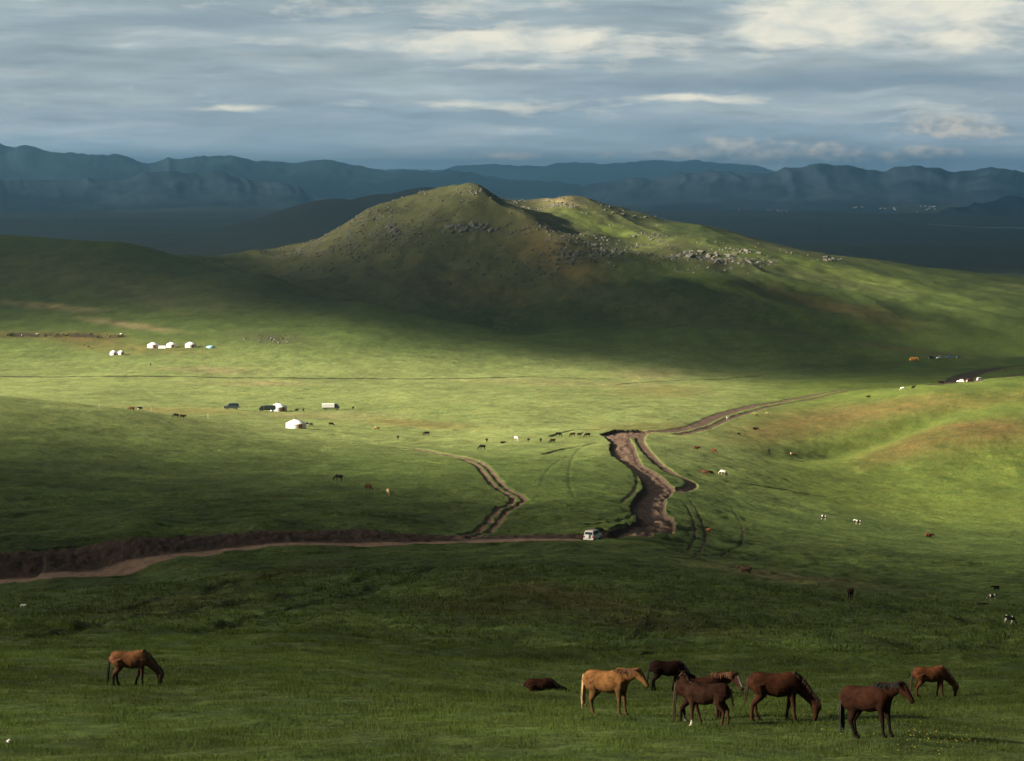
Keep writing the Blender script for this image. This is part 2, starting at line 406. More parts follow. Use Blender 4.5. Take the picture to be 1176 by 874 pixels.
TINT = mixc(TINT, hill * sst(1760, 1950, GR) * (1 - sst(640, 820, PX)) * (.5 + .5 * n2), C_HILL * .62)
def blob(px, py, rx, ry, lo=0, hi=1e9, rot=0.0):
    a, b = PX - px, PY - py; c, s = math.cos(rot), math.sin(rot)
    u, v = (a * c + b * s) / rx, (-a * s + b * c) / ry
    return np.exp(-(u * u + v * v) ** 1.3) * ((GR > lo) & (GR < hi))
for px, py, rx, ry, rot, lo, hi, col, k in (
    (930,486,90,17,-.14,700,1000,C_BRN,1.0),(1030,468,80,10,-.16,700,1000,C_BRN,.7),(1140,460,60,8,-.12,700,1000,C_BRN,.5),(1120,508,110,20,-.10,650,1000,C_BRN*.85,1.0),(1030,524,50,11,-.25,650,1000,C_BRN*.85,.7),
    (150,373,50,4,.13,1300,1800,C_DRY,.8),(60,352,60,4,.1,1300,1900,C_DRY,.5),(30,385,90,5,.02,1200,1700,C_BRN*.8,.8),(105,390,40,9,0,1200,1700,C_BRN*.9,.8),(170,400,70,7,.02,1200,1700,C_BRN,.5),
    (235,425,60,4,.03,1000,1500,C_DRY,.7),(300,440,70,3,0,900,1500,C_DRY,.6),(310,388,60,8,.1,1200,1700,C_HILL*1.1,.7),(200,345,90,16,.1,1500,2000,C_HILL*1.1,.7),(90,318,140,20,.1,1500,2200,C_HILL,.75),
    (480,486,70,4,.05,700,1100,C_BRN*1.1,.75),(200,472,80,3.5,.03,750,1200,C_BRN*1.3,.6),(370,478,80,3,0,750,1200,C_DRY,.5),
    (745,490,60,6,0,600,1100,C_BRN*.9,.55),(760,450,60,8,0,900,1400,C_BRN*1.2,.5),(745,430,40,6,0,1100,1500,C_DRY,.5),(650,440,120,4,.02,1000,1500,C_DRY,.4),
    (880,658,90,5,.12,250,420,C_DRY*.55,.5),(960,665,60,4,.1,250,420,C_DRY*.6,.5),(650,690,110,14,.15,150,330,C_BRN*.5,.6),(760,720,100,9,.1,120,300,C_BRN*.5,.45),(550,700,80,10,.1,120,300,C_BRN*.45,.5),(180,700,120,12,-.1,120,330,C_BRN*.4,.4),(330,660,90,6,-.15,200,340,C_BRN*.4,.4),
    (350,262,80,30,-.4,1700,2500,C_HILL*1.15,.9),(540,285,150,45,.1,1600,2300,C_HILL*1.05,.95),(440,310,130,34,.1,1600,2300,C_HILL*.95,.9),(640,300,60,28,.6,1600,2300,C_BRN*.85,.8),(600,330,90,20,.1,1600,2300,C_HILL*1.1,.7),(540,335,80,14,.2,1600,2300,C_BRN*.6,.6),
    (640,232,24,8,.1,1900,2500,C_DRY*.9,.8),(790,290,70,14,.2,1700,2400,C_HILL*1.2,.8),(900,285,60,10,.2,1700,2400,C_HILL,.6),(960,350,90,8,.25,1500,2200,C_BRN*.8,.7),(700,340,110,14,.2,1500,2200,C_HILL,.7),(1000,330,110,9,.22,1500,2200,C_HILL*1.2,.6),(1060,405,70,6,.1,1350,1700,C_BRN*.6,.7),(850,370,120,12,.2,1400,2000,C_HILL*.9,.6),
    (690,258,60,10,.35,1900,2300,C_YEL*.95,.9),(820,325,120,6,.33,1600,2200,C_YEL*.9,.9),(960,312,150,9,.22,1500,2300,C_YEL*.9,.8),(1060,345,120,10,.1,1500,2300,C_MID*1.2,.8)):
    TINT = mixc(TINT, blob(px, py, rx, ry, lo, hi, rot) * k * (.45 + .9 * n1), np.asarray(col))
# steep ground on the hill shows stone
gr_r = np.gradient(GZ, axis=0) / np.maximum(np.gradient(GR, axis=0), 1e-6)
TINT = mixc(TINT, hill * sst(.56, .75, n2 * .5 + n3 * .5) * .45, C_HILL * 1.25)
far = sst(2700, 3600, GR)
TINT = mixc(TINT, far, np.array((.024, .029, .020))); TINT = mixc(TINT, far * sst(.45, .7, fbm(GX / 500, GY / 1500, 27, 4)) * .6, np.array((.042, .039, .025)))
_st = fbm((GX + .5 * GY) / 34, (GY - .25 * GX) / 7.5, 33, 4); TINT *= (1 + .75 * (_st - .5) * sst(110, 200, GR) * (1 - .6 * sst(450, 750, GR)))[..., None]
TINT *= (1 - WET_SHADE)[..., None]
_k3 = (.30 + .42 * (1 - sst(150, 330, GR)))
TINT *= (1 - _k3 / 2 + _k3 * n3)[..., None] * (.70 + .60 * n1)[..., None]
TINT *= (1 + .35 * (vnoise(GX / .7, GY / .7, 29) - .5))[..., None]

def quads(nr, nt):
    i = np.arange(nr * nt).reshape(nr, nt)
    return np.stack((i[:-1, :-1], i[:-1, 1:], i[1:, 1:], i[1:, :-1]), -1).reshape(-1, 4)

gm, t = new_mat('steppe_ground')
tc = t.add('ShaderNodeTexCoord').outputs['Object']
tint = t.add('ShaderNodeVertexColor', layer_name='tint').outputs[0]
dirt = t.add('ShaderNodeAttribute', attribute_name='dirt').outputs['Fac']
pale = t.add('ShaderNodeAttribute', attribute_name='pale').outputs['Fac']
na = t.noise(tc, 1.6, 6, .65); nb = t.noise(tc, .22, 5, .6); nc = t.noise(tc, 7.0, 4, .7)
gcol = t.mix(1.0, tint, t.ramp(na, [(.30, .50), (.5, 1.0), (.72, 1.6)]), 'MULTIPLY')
gcol = t.mix(1.0, gcol, t.ramp(nc, [(.28, .5), (.72, 1.55)]), 'MULTIPLY')
gcol = t.mix(1.0, gcol, t.ramp(nb, [(.35, (.85, .95, .9)), (.65, (1.15, 1.05, 1.0))]), 'MULTIPLY')
mp = t.add('ShaderNodeMapping', {'Vector': tc, 'Scale': (.9, .35, 1)})
dn = t.noise(mp.outputs[0], 1.1, 6, .65)
dcol = t.mix(t.ramp(dn, [(.3, 0.0), (.7, 1.0)]), (.026, .018, .014), (.072, .045, .033))
dcol = t.mix(t.m('MULTIPLY', pale, t.ramp(dn, [(.25, .35), (.6, 1.0)])), dcol, (.222, .144, .098))
edge = t.m('ADD', dirt, t.m('MULTIPLY', t.m('SUBTRACT', na, .5), .5))
gcol = t.mix(t.ramp(edge, [(.38, 0.0), (.58, 1.0)]), gcol, dcol)
hgt = t.m('ADD', t.m('MULTIPLY', na, .5), t.m('MULTIPLY', nc, .25))
bmp = t.add('ShaderNodeBump', {'Strength': .75, 'Distance': .55, 'Height': hgt})
bs = t.add('ShaderNodeBsdfPrincipled', {'Base Color': gcol, 'Roughness': .95, 'Specular IOR Level': .08, 'Normal': bmp.outputs[0]})
t.add('ShaderNodeOutputMaterial', {'Surface': bs})

allq = quads(NR, NT)
# close the fan behind the camera
i = np.arange(NR * NT).reshape(NR, NT)
back = np.stack((i[:-1, -1], i[:-1, 0], i[1:, 0], i[1:, -1]), -1)
allq = np.concatenate((allq, back))
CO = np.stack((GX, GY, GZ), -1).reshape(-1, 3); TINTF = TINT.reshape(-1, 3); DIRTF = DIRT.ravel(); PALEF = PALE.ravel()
fid = np.median(ROADID.reshape(-1)[allq], axis=1).astype(int)
def sub_sheet(name, fsel):
    f = allq[fsel]; u, inv = np.unique(f, return_inverse=True)
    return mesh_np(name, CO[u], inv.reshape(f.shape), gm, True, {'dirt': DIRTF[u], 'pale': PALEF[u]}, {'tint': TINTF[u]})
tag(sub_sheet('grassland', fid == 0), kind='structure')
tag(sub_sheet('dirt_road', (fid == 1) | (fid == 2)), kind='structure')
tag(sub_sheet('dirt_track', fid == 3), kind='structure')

LRR = np.log(RR)
def ground(x, y):
    """height of the finished sheet"""
    th, r = math.atan2(x, y), math.hypot(x, y)
    a = int(np.clip(np.searchsorted(TH, th) - 1, 0, NT - 2)); b = int(np.clip(np.searchsorted(RR, r) - 1, 0, NR - 2))
    u = (th - TH[a]) / (TH[a + 1] - TH[a]); v = (r - RR[b]) / (RR[b + 1] - RR[b])
    return float((GZ[b, a] * (1 - u) + GZ[b, a + 1] * u) * (1 - v) + (GZ[b + 1, a] * (1 - u) + GZ[b + 1, a + 1] * u) * v)
def stand(px, py, lo=40, hi=2600):
    p = hit(px, py, lo, hi); return Vector((p[0], p[1], ground(p[0], p[1])))

# ------------------------------------------------------------------ far mountain ranges
mm, t = new_mat('mountain_slope')
tc = t.add('ShaderNodeTexCoord').outputs['Object']
a = t.noise(tc, .0016, 6, .6); b = t.noise(tc, .012, 4, .6)
c = t.mix(t.ramp(a, [(.4, 0.0), (.6, 1.0)]), (.014, .024, .032), (.030, .044, .054))
c = t.mix(1.0, c, t.ramp(b, [(.3, .6), (.7, 1.3)]), 'MULTIPLY')
t.add('ShaderNodeOutputMaterial', {'Surface': t.add('ShaderNodeBsdfPrincipled', {'Base Color': c, 'Roughness': 1.0, 'Specular IOR Level': 0.0})})
def mountain_range(name, crest, D, front, back, seed, rough):
    px = np.arange(crest[0][0], crest[-1][0] + .1, 1.5)
    py = np.interp(px, [c[0] for c in crest], [c[1] for c in crest])
    py = np.convolve(np.pad(py, 3, mode='edge'), np.ones(7) / 7, 'valid')
    tx = (px - CX) / F; nrow = 90
    v = np.linspace(-1, 1, nrow)[:, None]; TX = tx[None]
    Yd = D + np.where(v < 0, v * front, v * back); X = TX * Yd
    crest_z = at(588, 437, 1)[2] * 0 + (200 - py) / F * D * 1.0     # height above the camera at the crest
    base = -262.0
    sp = front / 5.0
    ridge = 1 - np.abs(fbm(X / sp, Yd / (sp * 1.6), seed, 5) - .5) * 2
    fine = fbm(X / (sp * .28), Yd / (sp * .4), seed + 9, 4)
    s = 1 - np.abs(v)
    shape = s ** 1.15 * (.55 + .45 * s) * (1 - .6 * (1 - ridge) * (1 - s ** 3) ** .5 * rough)
    H = (crest_z[None] - base) * np.clip(shape + (fine - .5) * .12 * s * (1 - s * .6), 0, None)
    ed = sst(0, 60, px - px[0] + (1e3 if px[0] < -20 else 0)) * sst(0, 60, px[-1] - px + (1e3 if px[-1] > 1196 else 0))
    pw = px[None] + 70 * (fbm(X / 2600 + 5, Yd / 1500, seed + 21, 3) - .5)
    jag = ((1 - 2 * np.abs(fbm(pw / 44, Yd / 5200, seed + 3, 4) - .5)) * 9 - 6.0 + (fbm(pw / 11, Yd / 1500, seed + 5, 3) - .5) * 2.0) / F * D
    Z = base + (H + jag * s ** 4) * ed[None]
    o = mesh_np(name, np.stack((X, np.broadcast_to(Yd, X.shape), Z), -1).reshape(-1, 3), quads(nrow, len(px)), mm)
    tag(o, kind='structure'); return o
mountain_range('mountain_range', [(-260,170),(-60,167),(0,166),(40,168),(75,174),(130,177),(170,182),(215,178),(245,177),(300,185),(380,184),(450,194),(520,196),(560,201),(620,206),(690,214),(740,222)], 23000, 5500, 4000, 101, 1.0)
mountain_range('mountain_range', [(-260,207),(0,206),(80,206),(130,203),(170,199),(250,197),(300,208),(350,216),(400,226)], 15500, 3000, 2500, 131, .9)
mountain_range('mountain_range', [(380,200),(450,195),(560,191),(650,189),(700,188),(800,184),(840,190),(950,200),(1200,205)], 36000, 6000, 5000, 151, .6)
mountain_range('mountain_range', [(600,228),(640,221),(690,212),(740,202),(790,198),(850,195),(890,196),(910,190),(950,186),(985,191),(1020,194),(1050,189),(1090,194),(1125,190),(1176,197),(1260,190),(1450,200)], 17000, 4500, 3500, 171, 1.0)
mountain_range('mountain_range', [(1020,252),(1060,246),(1110,235),(1150,227),(1200,221),(1300,216),(1450,230)], 11500, 1800, 1800, 191, .8)

# water gleaming far off in the plain
wm, t = new_mat('river_water')
t.add('ShaderNodeOutputMaterial', {'Surface': t.add('ShaderNodeBsdfPrincipled', {'Base Color': (.05, .07, .09), 'Roughness': .35, 'Specular IOR Level': .5})})
def river(pts, w):
    P = []
    for px, py in pts:
        p = hit(px, py, 3500, 40000); P.append(p)
    P = smooth_line(np.array(P), 2); v = []
    for k, p in enumerate(P):
        for s in (-1, 1):
            q = p[:2] + np.array((0, 1)) * s * w * (.6 + .8 * vnoise(np.array([k * .9]), np.array([3.0]), 5)[0])
            v.append((q[0], q[1], ground(q[0], q[1]) + 1.2))
    n = len(P); f = [(2 * k, 2 * k + 2, 2 * k + 3, 2 * k + 1) for k in range(n - 1)]
    tag(mesh_np('river', np.array(v), np.array(f), wm), kind='structure')
river([(1066,257.5),(1085,259),(1110,260.5),(1135,262),(1150,261.5),(1200,263)], 34)
river([(205,225.5),(235,225),(268,224.2)], 160)
if 0:
    _s = (PX > 200) & (PX < 400) & (GR > 1100) & (GR < 1300)
    print('DBG', WET_SHADE[_s].max(), DIRT[_s].max(), PY[_s & (WET_SHADE > .3)].mean() if (_s & (WET_SHADE > .3)).any() else None)
# ------------------------------------------------------------------ animals
def loft(rings, n=14):
    """closed tube through (centre, half width across, half height); frame keeps its width sideways"""
    P = [np.array(r[0], float) for r in rings]; V = []; Fc = []
    for k, r in enumerate(rings):
        a = P[max(k - 1, 0)]; b = P[min(k + 1, len(P) - 1)]; t = b - a; t /= np.linalg.norm(t)
        yv = np.array(r[3] if len(r) > 3 else (0, 1, 0), float); s = yv - (yv @ t) * t; s /= np.linalg.norm(s); u = np.cross(s, t)
        for j in range(n):
            an = 2 * math.pi * j / n; V.append(P[k] + math.cos(an) * r[1] * s + math.sin(an) * r[2] * u)
    for k in range(len(rings) - 1):
        for j in range(n):
            Fc.append((k * n + j, k * n + (j + 1) % n, (k + 1) * n + (j + 1) % n, (k + 1) * n + j))
    Fc.append(tuple(range(n - 1, -1, -1))); Fc.append(tuple((len(rings) - 1) * n + j for j in range(n)))
    return V, Fc

def fuse(parts, voxel, smooth_it, name):
    V = []; Fc = []
    for v, f in parts:
        o = len(V); V += v; Fc += [tuple(i + o for i in q) for q in f]
    me = bpy.data.meshes.new(name); me.from_pydata([tuple(v) for v in V], [], Fc); me.update()
    o = bpy.data.objects.new(name, me); COL.objects.link(o)
    m = o.modifiers.new('r', 'REMESH'); m.mode = 'VOXEL'; m.voxel_size = voxel; m.use_smooth_shade = True
    if smooth_it:
        m = o.modifiers.new('s', 'SMOOTH'); m.factor = .5; m.iterations = smooth_it
    dg = bpy.context.evaluated_depsgraph_get(); ev = o.evaluated_get(dg)
    out = bpy.data.meshes.new_from_object(ev, depsgraph=dg)
    bpy.data.objects.remove(o); bpy.data.meshes.remove(me); out.name = name
    co = np.empty(len(out.vertices) * 3); out.vertices.foreach_get('co', co)
    return out, co.reshape(-1, 3)

HIND = ((-.44, .15, 1.02, .17, .21), (-.40, .155, .86, .14, .18), (-.37, .15, .74, .095, .135), (-.45, .14, .60, .065, .085), (-.545, .13, .47, .047, .062), (-.545, .125, .40, .040, .048), (-.53, .12, .22, .034, .038), (-.525, .12, .13, .042, .045), (-.50, .12, .07, .036, .040), (-.475, .12, .035, .050, .058), (-.47, .12, 0, .056, .066))
FORE = ((.42, .13, 1.02, .12, .19), (.43, .145, .84, .095, .135), (.43, .14, .72, .070, .088), (.43, .135, .58, .052, .062), (.435, .13, .46, .047, .052), (.435, .13, .40, .042, .046), (.43, .13, .22, .033, .036), (.43, .13, .13, .042, .044), (.45, .13, .07, .036, .040), (.465, .13, .035, .050, .058), (.47, .13, 0, .056, .066))
TRUNK = ((-.745, 1.10, .07, .10), (-.70, 1.08, .14, .17), (-.62, 1.07, .20, .235), (-.48, 1.065, .245, .265), (-.30, 1.05, .255, .262), (-.12, 1.005, .275, .285), (.06, .985, .290, .305), (.20, 1.0, .280, .305), (.34, 1.035, .255, .305), (.46, 1.055, .225, .285), (.56, 1.06, .19, .235), (.65, 1.07, .13, .16), (.70, 1.08, .07, .09))
NECKS = {
 'graze': dict(neck=[((.36, 0, 1.15), .15, .24), ((.55, 0, 1.04), .135, .215), ((.74, 0, .87), .105, .170), ((.92, 0, .67), .085, .135), ((1.05, 0, .52), .078, .118), ((1.10, 0, .45), .075, .10)],
               head=[(1.13, 0, .50), (1.06, 0, .03)], fwd=(1, 0, .15)),
 'rest': dict(neck=[((.36, 0, 1.14), .15, .23), ((.54, 0, 1.15), .13, .215), ((.72, 0, 1.19), .10, .165), ((.88, 0, 1.24), .085, .135), ((.99, 0, 1.26), .078, .115), ((1.05, 0, 1.255), .07, .09)],
              head=[(1.03, 0, 1.28), (1.30, 0, .86)], fwd=(.84, 0, .54)),
 'turned': dict(neck=[((.36, 0, 1.14), .15, .23), ((.54, -.01, 1.16), .13, .215), ((.70, -.03, 1.21), .10, .165), ((.84, -.09, 1.26), .085, .135), ((.93, -.16, 1.27), .078, .115), ((.96, -.20, 1.26), .07, .09)],
                head=[(.96, -.18, 1.28), (1.10, -.52, .93)], fwd=(.4, -.6, .7)),
 'alert': dict(neck=[((.36, 0, 1.12), .15, .23), ((.52, 0, 1.20), .125, .20), ((.62, 0, 1.34), .095, .155), ((.68, -.01, 1.48), .08, .125), ((.70, -.03, 1.56), .075, .105), ((.70, -.06, 1.60), .065, .08)],
               head=[(.72, -.02, 1.64), (.40, -.36, 1.44)], fwd=(-.4, -.4, .82)),
 'flat': dict(neck=[((.36, 0, 1.10), .15, .22), ((.55, 0, 1.00), .13, .20), ((.74, 0, .90), .10, .155), ((.92, 0, .80), .085, .13), ((1.06, 0, .74), .078, .115), ((1.12, 0, .72), .07, .09)],
              head=[(1.10, 0, .78), (1.52, 0, .60)], fwd=(.3, 0, .95)),
}
def horse_mesh(name, pose='graze', swing=(0, 0, 0, 0), voxel=.02, lie=False, cow=False, stout=1.0):
    """swing: fore-and-aft shift of left hind, right hind, left fore, right fore hoof"""
    parts = []
    parts.append(loft([((x, 0, z - (.015 if abs(x) < .5 else 0)), w * stout * 1.06 * (1.08 if cow else 1), h * (1.05 if abs(x) < .5 else 1.02)) for x, z, w, h in TRUNK], 18))
    legs = []
    for k, (L, sy) in enumerate(((HIND, 1), (HIND, -1), (FORE, 1), (FORE, -1))):
        z0 = L[1][2]; rr = []
        for (x, y, z, w, h) in L:
            q = max(0, (z0 - z) / z0)
            if lie and z < .8:
                x2 = (x + (.55 if L is HIND else -.45) * (q ** .7)); z = .70 - .05 * q; y2 = y + .10 * q
                rr.append(((x2, y2 * sy, z), w, h))
            else: rr.append(((x + swing[k] * q, y * sy, z), w * 1.12, h * 1.14))
        legs.append(rr)
        parts.append(loft(rr, 10) if not lie else loft([(p, w, h) for p, w, h in rr if True], 10))
    N = NECKS[pose]; nk = [(np.array(p, float), w, h) for p, w, h in N['neck']]
    nk = [(p, w * 1.10, h * 1.13) for p, w, h in nk]
    if cow: nk = [(p, w * 1.15, h * .82) for p, w, h in nk]
    h0, h1 = np.array(N['head'][0], float), np.array(N['head'][1], float); fw = np.array(N['fwd'], float)
    hd = h1 - h0; hl = np.linalg.norm(hd); hd /= hl; side = np.cross(fw, hd); side /= np.linalg.norm(side); fw = np.cross(hd, side)
    hs = tuple(side)
    nsides = [((0, 1, 0) if i < 3 else tuple((1 - (i - 2) / 4) * np.array((0, 1., 0)) + (i - 2) / 4 * side * np.sign(side[1] if abs(side[1]) > .1 else 1))) for i in range(len(nk))]
    parts.append(loft([(p, w, h, s) for (p, w, h), s in zip(nk, nsides)], 14))
    prof = ((-.06, -.03, .045, .055), (.02, -.02, .075, .095), (.14, -.035, .088, .118), (.28, -.03, .084, .115), (.44, -.018, .072, .088), (.62, -.008, .058, .066), (.78, -.006, .054, .060), (.90, -.012, .056, .060), (.97, -.018, .048, .050), (1.01, -.02, .028, .03))
    wk = 1.25 if cow else 1.0
    parts.append(loft([(h0 + hd * hl * t + fw * o, w * wk * 1.10, h * 1.17, hs) for t, o, w, h in prof], 14))
    for sg in (1, -1):                                             # ears
        b = h0 - hd * .02 + side * sg * .05 + fw * .02
        if cow: parts.append(loft([(b, .03, .02), (b + side * sg * .10 - fw * .0, .04, .022), (b + side * sg * .17 - fw * .03, .012, .012)], 8))
        else: parts.append(loft([(b, .026, .022, hs), (b - hd * .06 + fw * .02 + side * sg * .012, .030, .018, hs), (b - hd * .13 + fw * .03 + side * sg * .016, .010, .010, hs)], 8))
    if cow:
        for sg in (1, -1):                                        # horns
            b = h0 - hd * .04 + side * sg * .055 + fw * .04
            parts.append(loft([(b, .024, .024), (b + side * sg * .10 + fw * .03 - hd * .03, .02, .02), (b + side * sg * .14 + fw * .02 - hd * .13, .008, .008)], 8))
    me, co = fuse(parts, voxel, 3 if voxel < .03 else 1, name)
    dz = -.62 if lie else 0.0
    # markings
    pts = np.zeros(len(co)); wht = np.zeros(len(co))
    low = 1 - sst(.34, .62, co[:, 2]); isleg = (co[:, 0] < .70) & (~(pose == 'graze') | (co[:, 0] < .70))
    if not lie: pts = np.maximum(pts, low * isleg)
    pts = np.maximum(pts, 1 - sst(.07, .20, np.linalg.norm(co - (h1 - hd * .02), axis=1)))
    d_eye = np.minimum(np.linalg.norm(co - (h0 + hd * hl * .30 + side * .075 + fw * .02), axis=1), np.linalg.norm(co - (h0 + hd * hl * .30 - side * .075 + fw * .02), axis=1))
    pts = np.maximum(pts, 1 - sst(.016, .034, d_eye))
    pts = np.maximum(pts, (1 - sst(.02, .05, np.linalg.norm(co - (h1 - hd * .03 + side * .03 + fw * .035), axis=1))))
    tt = (co - h0) @ hd / hl; ss = np.abs((co - h0) @ side); ff = (co - h0) @ fw
    wht = np.maximum(wht, (1 - sst(.012, .034, ss)) * sst(.12, .2, tt) * (1 - sst(.78, .9, tt)) * sst(.02, .045, ff))
    sock = (1 - sst(.16, .26, co[:, 2])) * isleg * (not lie)
    hoof = 1 - sst(.035, .06, co[:, 2])
    patch = sst(.52, .60, fbm(co[:, 0] * 2.3 + 3, co[:, 2] * 2.3 + co[:, 1] * 1.5, 301, 3))
    for a, v in (('points', pts), ('blaze', wht), ('sock', sock * (co[:, 1] > 0) * (co[:, 0] > 0)), ('sockb', sock * (co[:, 1] > 0) * (co[:, 0] < 0)), ('hoof', hoof * isleg * (not lie)), ('patch', patch), ('belly', 1 - sst(.70, .98, co[:, 2]))):
        q = me.attributes.new(a, 'FLOAT', 'POINT'); q.data.foreach_set('value', v.astype(np.float32))
    if dz:
        c2 = co.copy(); c2[:, 2] += dz; me.vertices.foreach_set('co', c2.astype(np.float32).ravel()); me.update()
    return me, dict(neck=nk, h0=h0, h1=h1, hd=hd, fw=fw, side=side, dz=dz)

def strands(name, roots, mat, nseg=5):
    """roots: (start, dir0, gravity length, radius, jitter): tapered three-sided locks"""
    V = []; Fc = []
    for (p, d, L, r, j) in roots:
        p = np.array(p, float); d = np.array(d, float); d /= np.linalg.norm(d); o = len(V)
        for k in range(nseg + 1):
            f = k / nseg; rad = r * (1 - .75 * f) + .002
            for a in range(3):
                an = a * 2.094; V.append(p + rad * np.array((math.cos(an), math.sin(an), .15 * math.sin(an))))
            d = d + np.array((0, 0, -.75)) / nseg * 1.4 + np.array(j) * .3; d /= np.linalg.norm(d); p = p + d * L / nseg
        for k in range(nseg):
            for a in range(3):
                b = (a + 1) % 3; Fc.append((o + 3 * k + a, o + 3 * k + b, o + 3 * k + 3 + b, o + 3 * k + 3 + a))
    return mesh_np(name, np.array(V), np.array(Fc), mat)

def mane_for(info, mat, hang=.22, sides=(1, -1)):
    r = random.Random(3); roots = []; nk = info['neck']
    for q in range(95):
        f = r.random() * (len(nk) - 1.02); i = int(f); g = f - i
        p = nk[i][0] * (1 - g) + nk[i + 1][0] * g; h = nk[i][2] * (1 - g) + nk[i + 1][2] * g
        tv = nk[i + 1][0] - nk[i][0]; tv /= np.linalg.norm(tv)
        up = np.array((0, 0, 1.)) - tv * tv[2]; up /= np.linalg.norm(up)
        if tv[2] > .9: up = np.array((-1, 0, 0.))
        lat = np.cross(tv, up); sg = r.choice(sides)
        roots.append((p + up * h * .95 + lat * sg * .015 + np.array((0, 0, info['dz'])), up * .08 + lat * sg * (.55 + r.random() * .3) - tv * .15, hang * (.7 + .6 * r.random()), .020, (r.uniform(-.2, .2), 0, 0)))
    for q in range(14):                                            # forelock
        roots.append((info['h0'] + info['fw'] * .07 + info['side'] * r.uniform(-.03, .03) + np.array((0, 0, info['dz'])), info['hd'] + info['fw'] * .4, .16 + .08 * r.random(), .012, (0, 0, 0)))
    return strands('mane', roots, mat)

def tail_for(info, mat, length=.85, lie=False, pale_top=False):
    r = random.Random(5); roots = []
    for q in range(60):
        y = r.uniform(-.045, .045); z = r.uniform(1.06, 1.20)
        L = length * (.75 + .4 * r.random())
        roots.append(((-.72 + r.uniform(-.02, .03), y, z + info['dz']), (-.22, y * 1.2, -.9) if not lie else (-.5, y * 1.5, -.2), L, .026, (r.uniform(-.03, .03), r.uniform(-.09, .09), 0)))
    return strands('tail', roots, mat, 7)

def coat_mat(name, col, pts, white=(.5, .45, .38), blaze=0, sock=0, sockb=0, patch=0, ptk=1.0):
    m, t = new_mat(name); tc = t.add('ShaderNodeTexCoord').outputs['Object']
    A = lambda n: t.add('ShaderNodeAttribute', attribute_name=n).outputs['Fac']
    n = t.noise(tc, 4.2, 6, .65); n2 = t.noise(tc, 26.0, 3, .6)
    c = t.mix(t.ramp(n, [(.36, 0.0), (.7, 1.0)]), tuple(v * .5 for v in col), tuple(v * 1.35 for v in col))
    c = t.mix(t.m('MULTIPLY', A('belly'), .55), c, pts)
    if patch: c = t.mix(A('patch'), c, white)
    c = t.mix(t.m('MULTIPLY', A('points'), ptk), c, pts)
    for a, k in (('blaze', blaze), ('sock', sock), ('sockb', sockb)):
        if k: c = t.mix(t.m('MULTIPLY', A(a), k, clamp=True), c, white)
    c = t.mix(A('hoof'), c, (.02, .017, .015))
    c = t.mix(1.0, c, t.ramp(n2, [(.3, .82), (.7, 1.15)]), 'MULTIPLY')
    b = t.add('ShaderNodeBump', {'Strength': .25, 'Distance': .02, 'Height': n2})
    t.add('ShaderNodeOutputMaterial', {'Surface': t.add('ShaderNodeBsdfPrincipled', {'Base Color': c, 'Roughness': .75, 'Specular IOR Level': .03, 'Normal': b.outputs[0]})})
    return m
HAIR = {k: simple_mat('hair_' + k, v, .7, .35, 9) for k, v in dict(black=(.012, .010, .009), flaxen=(.36, .24, .12), brown=(.055, .027, .014), rust=(.13, .055, .022), pale=(.50, .42, .30)).items()}
COAT = dict(
 bay=coat_mat('coat_bay', (.17, .072, .030), (.012, .009, .008)),
 palomino=coat_mat('coat_palomino', (.19, .086, .030), (.06, .040, .018), ptk=.8),
 dark=coat_mat('coat_dark_brown', (.016, .0065, .004), (.012, .008, .006)),
 liver=coat_mat('coat_liver', (.030, .0115, .0065), (.03, .014, .009), blaze=1, sockb=1),
 foal=coat_mat('coat_foal', (.033, .0145, .0085), (.055, .028, .017), sock=1, ptk=.6),
 chestnut=coat_mat('coat_chestnut', (.046, .0165, .008), (.045, .02, .011)),
 sorrel=coat_mat('coat_sorrel', (.115, .042, .017), (.07, .03, .014)),
 cowbrown=coat_mat('coat_cow_brown', (.10, .058, .036), (.04, .025, .018), white=(.30, .22, .15), blaze=1),
 seal=coat_mat('coat_seal_brown', (.034, .0125, .0065), (.012, .008, .006)),
 black=coat_mat('coat_black', (.016, .013, .011), (.008, .007, .006)),
 dun=coat_mat('coat_dun', (.36, .25, .12), (.10, .06, .03)),
 red=coat_mat('coat_red', (.125, .042, .022), (.07, .03, .017), ptk=.5),
 pied=coat_mat('coat_pied', (.02, .016, .013), (.03, .02, .016), white=(.70, .66, .58), patch=1, blaze=1, ptk=.5),
 whitec=coat_mat('coat_white', (.62, .58, .50), (.25, .2, .16), ptk=.6))

def animal(kind, me, coat, px, py, yaw, scale, label, cat, group=None, lo=40, hi=2600, sink=.02, pos=None):
    o = bpy.data.objects.new(kind, me); COL.objects.link(o)
    if not me.materials: me.materials.append(coat)
    o.material_slots[0].link = 'OBJECT'; o.material_slots[0].material = coat
    p = pos or stand(px, py, lo, hi); o.location = (p.x, p.y, p.z - sink); o.scale = (scale,) * 3
    # lean with the ground along the body
    c, s = math.cos(yaw), math.sin(yaw); e = .5 * scale
    zf = ground(p.x + c * e, p.y + s * e); zr = ground(p.x - c * e, p.y - s * e)
    pitch = -math.atan2(zf - zr, 2 * e)
    o.rotation_euler = (0, max(-.16, min(.16, pitch)), yaw); o.location.z = min(p.z, (zf + zr) / 2 + .02) - sink
    tag(o, label, cat, group); return o

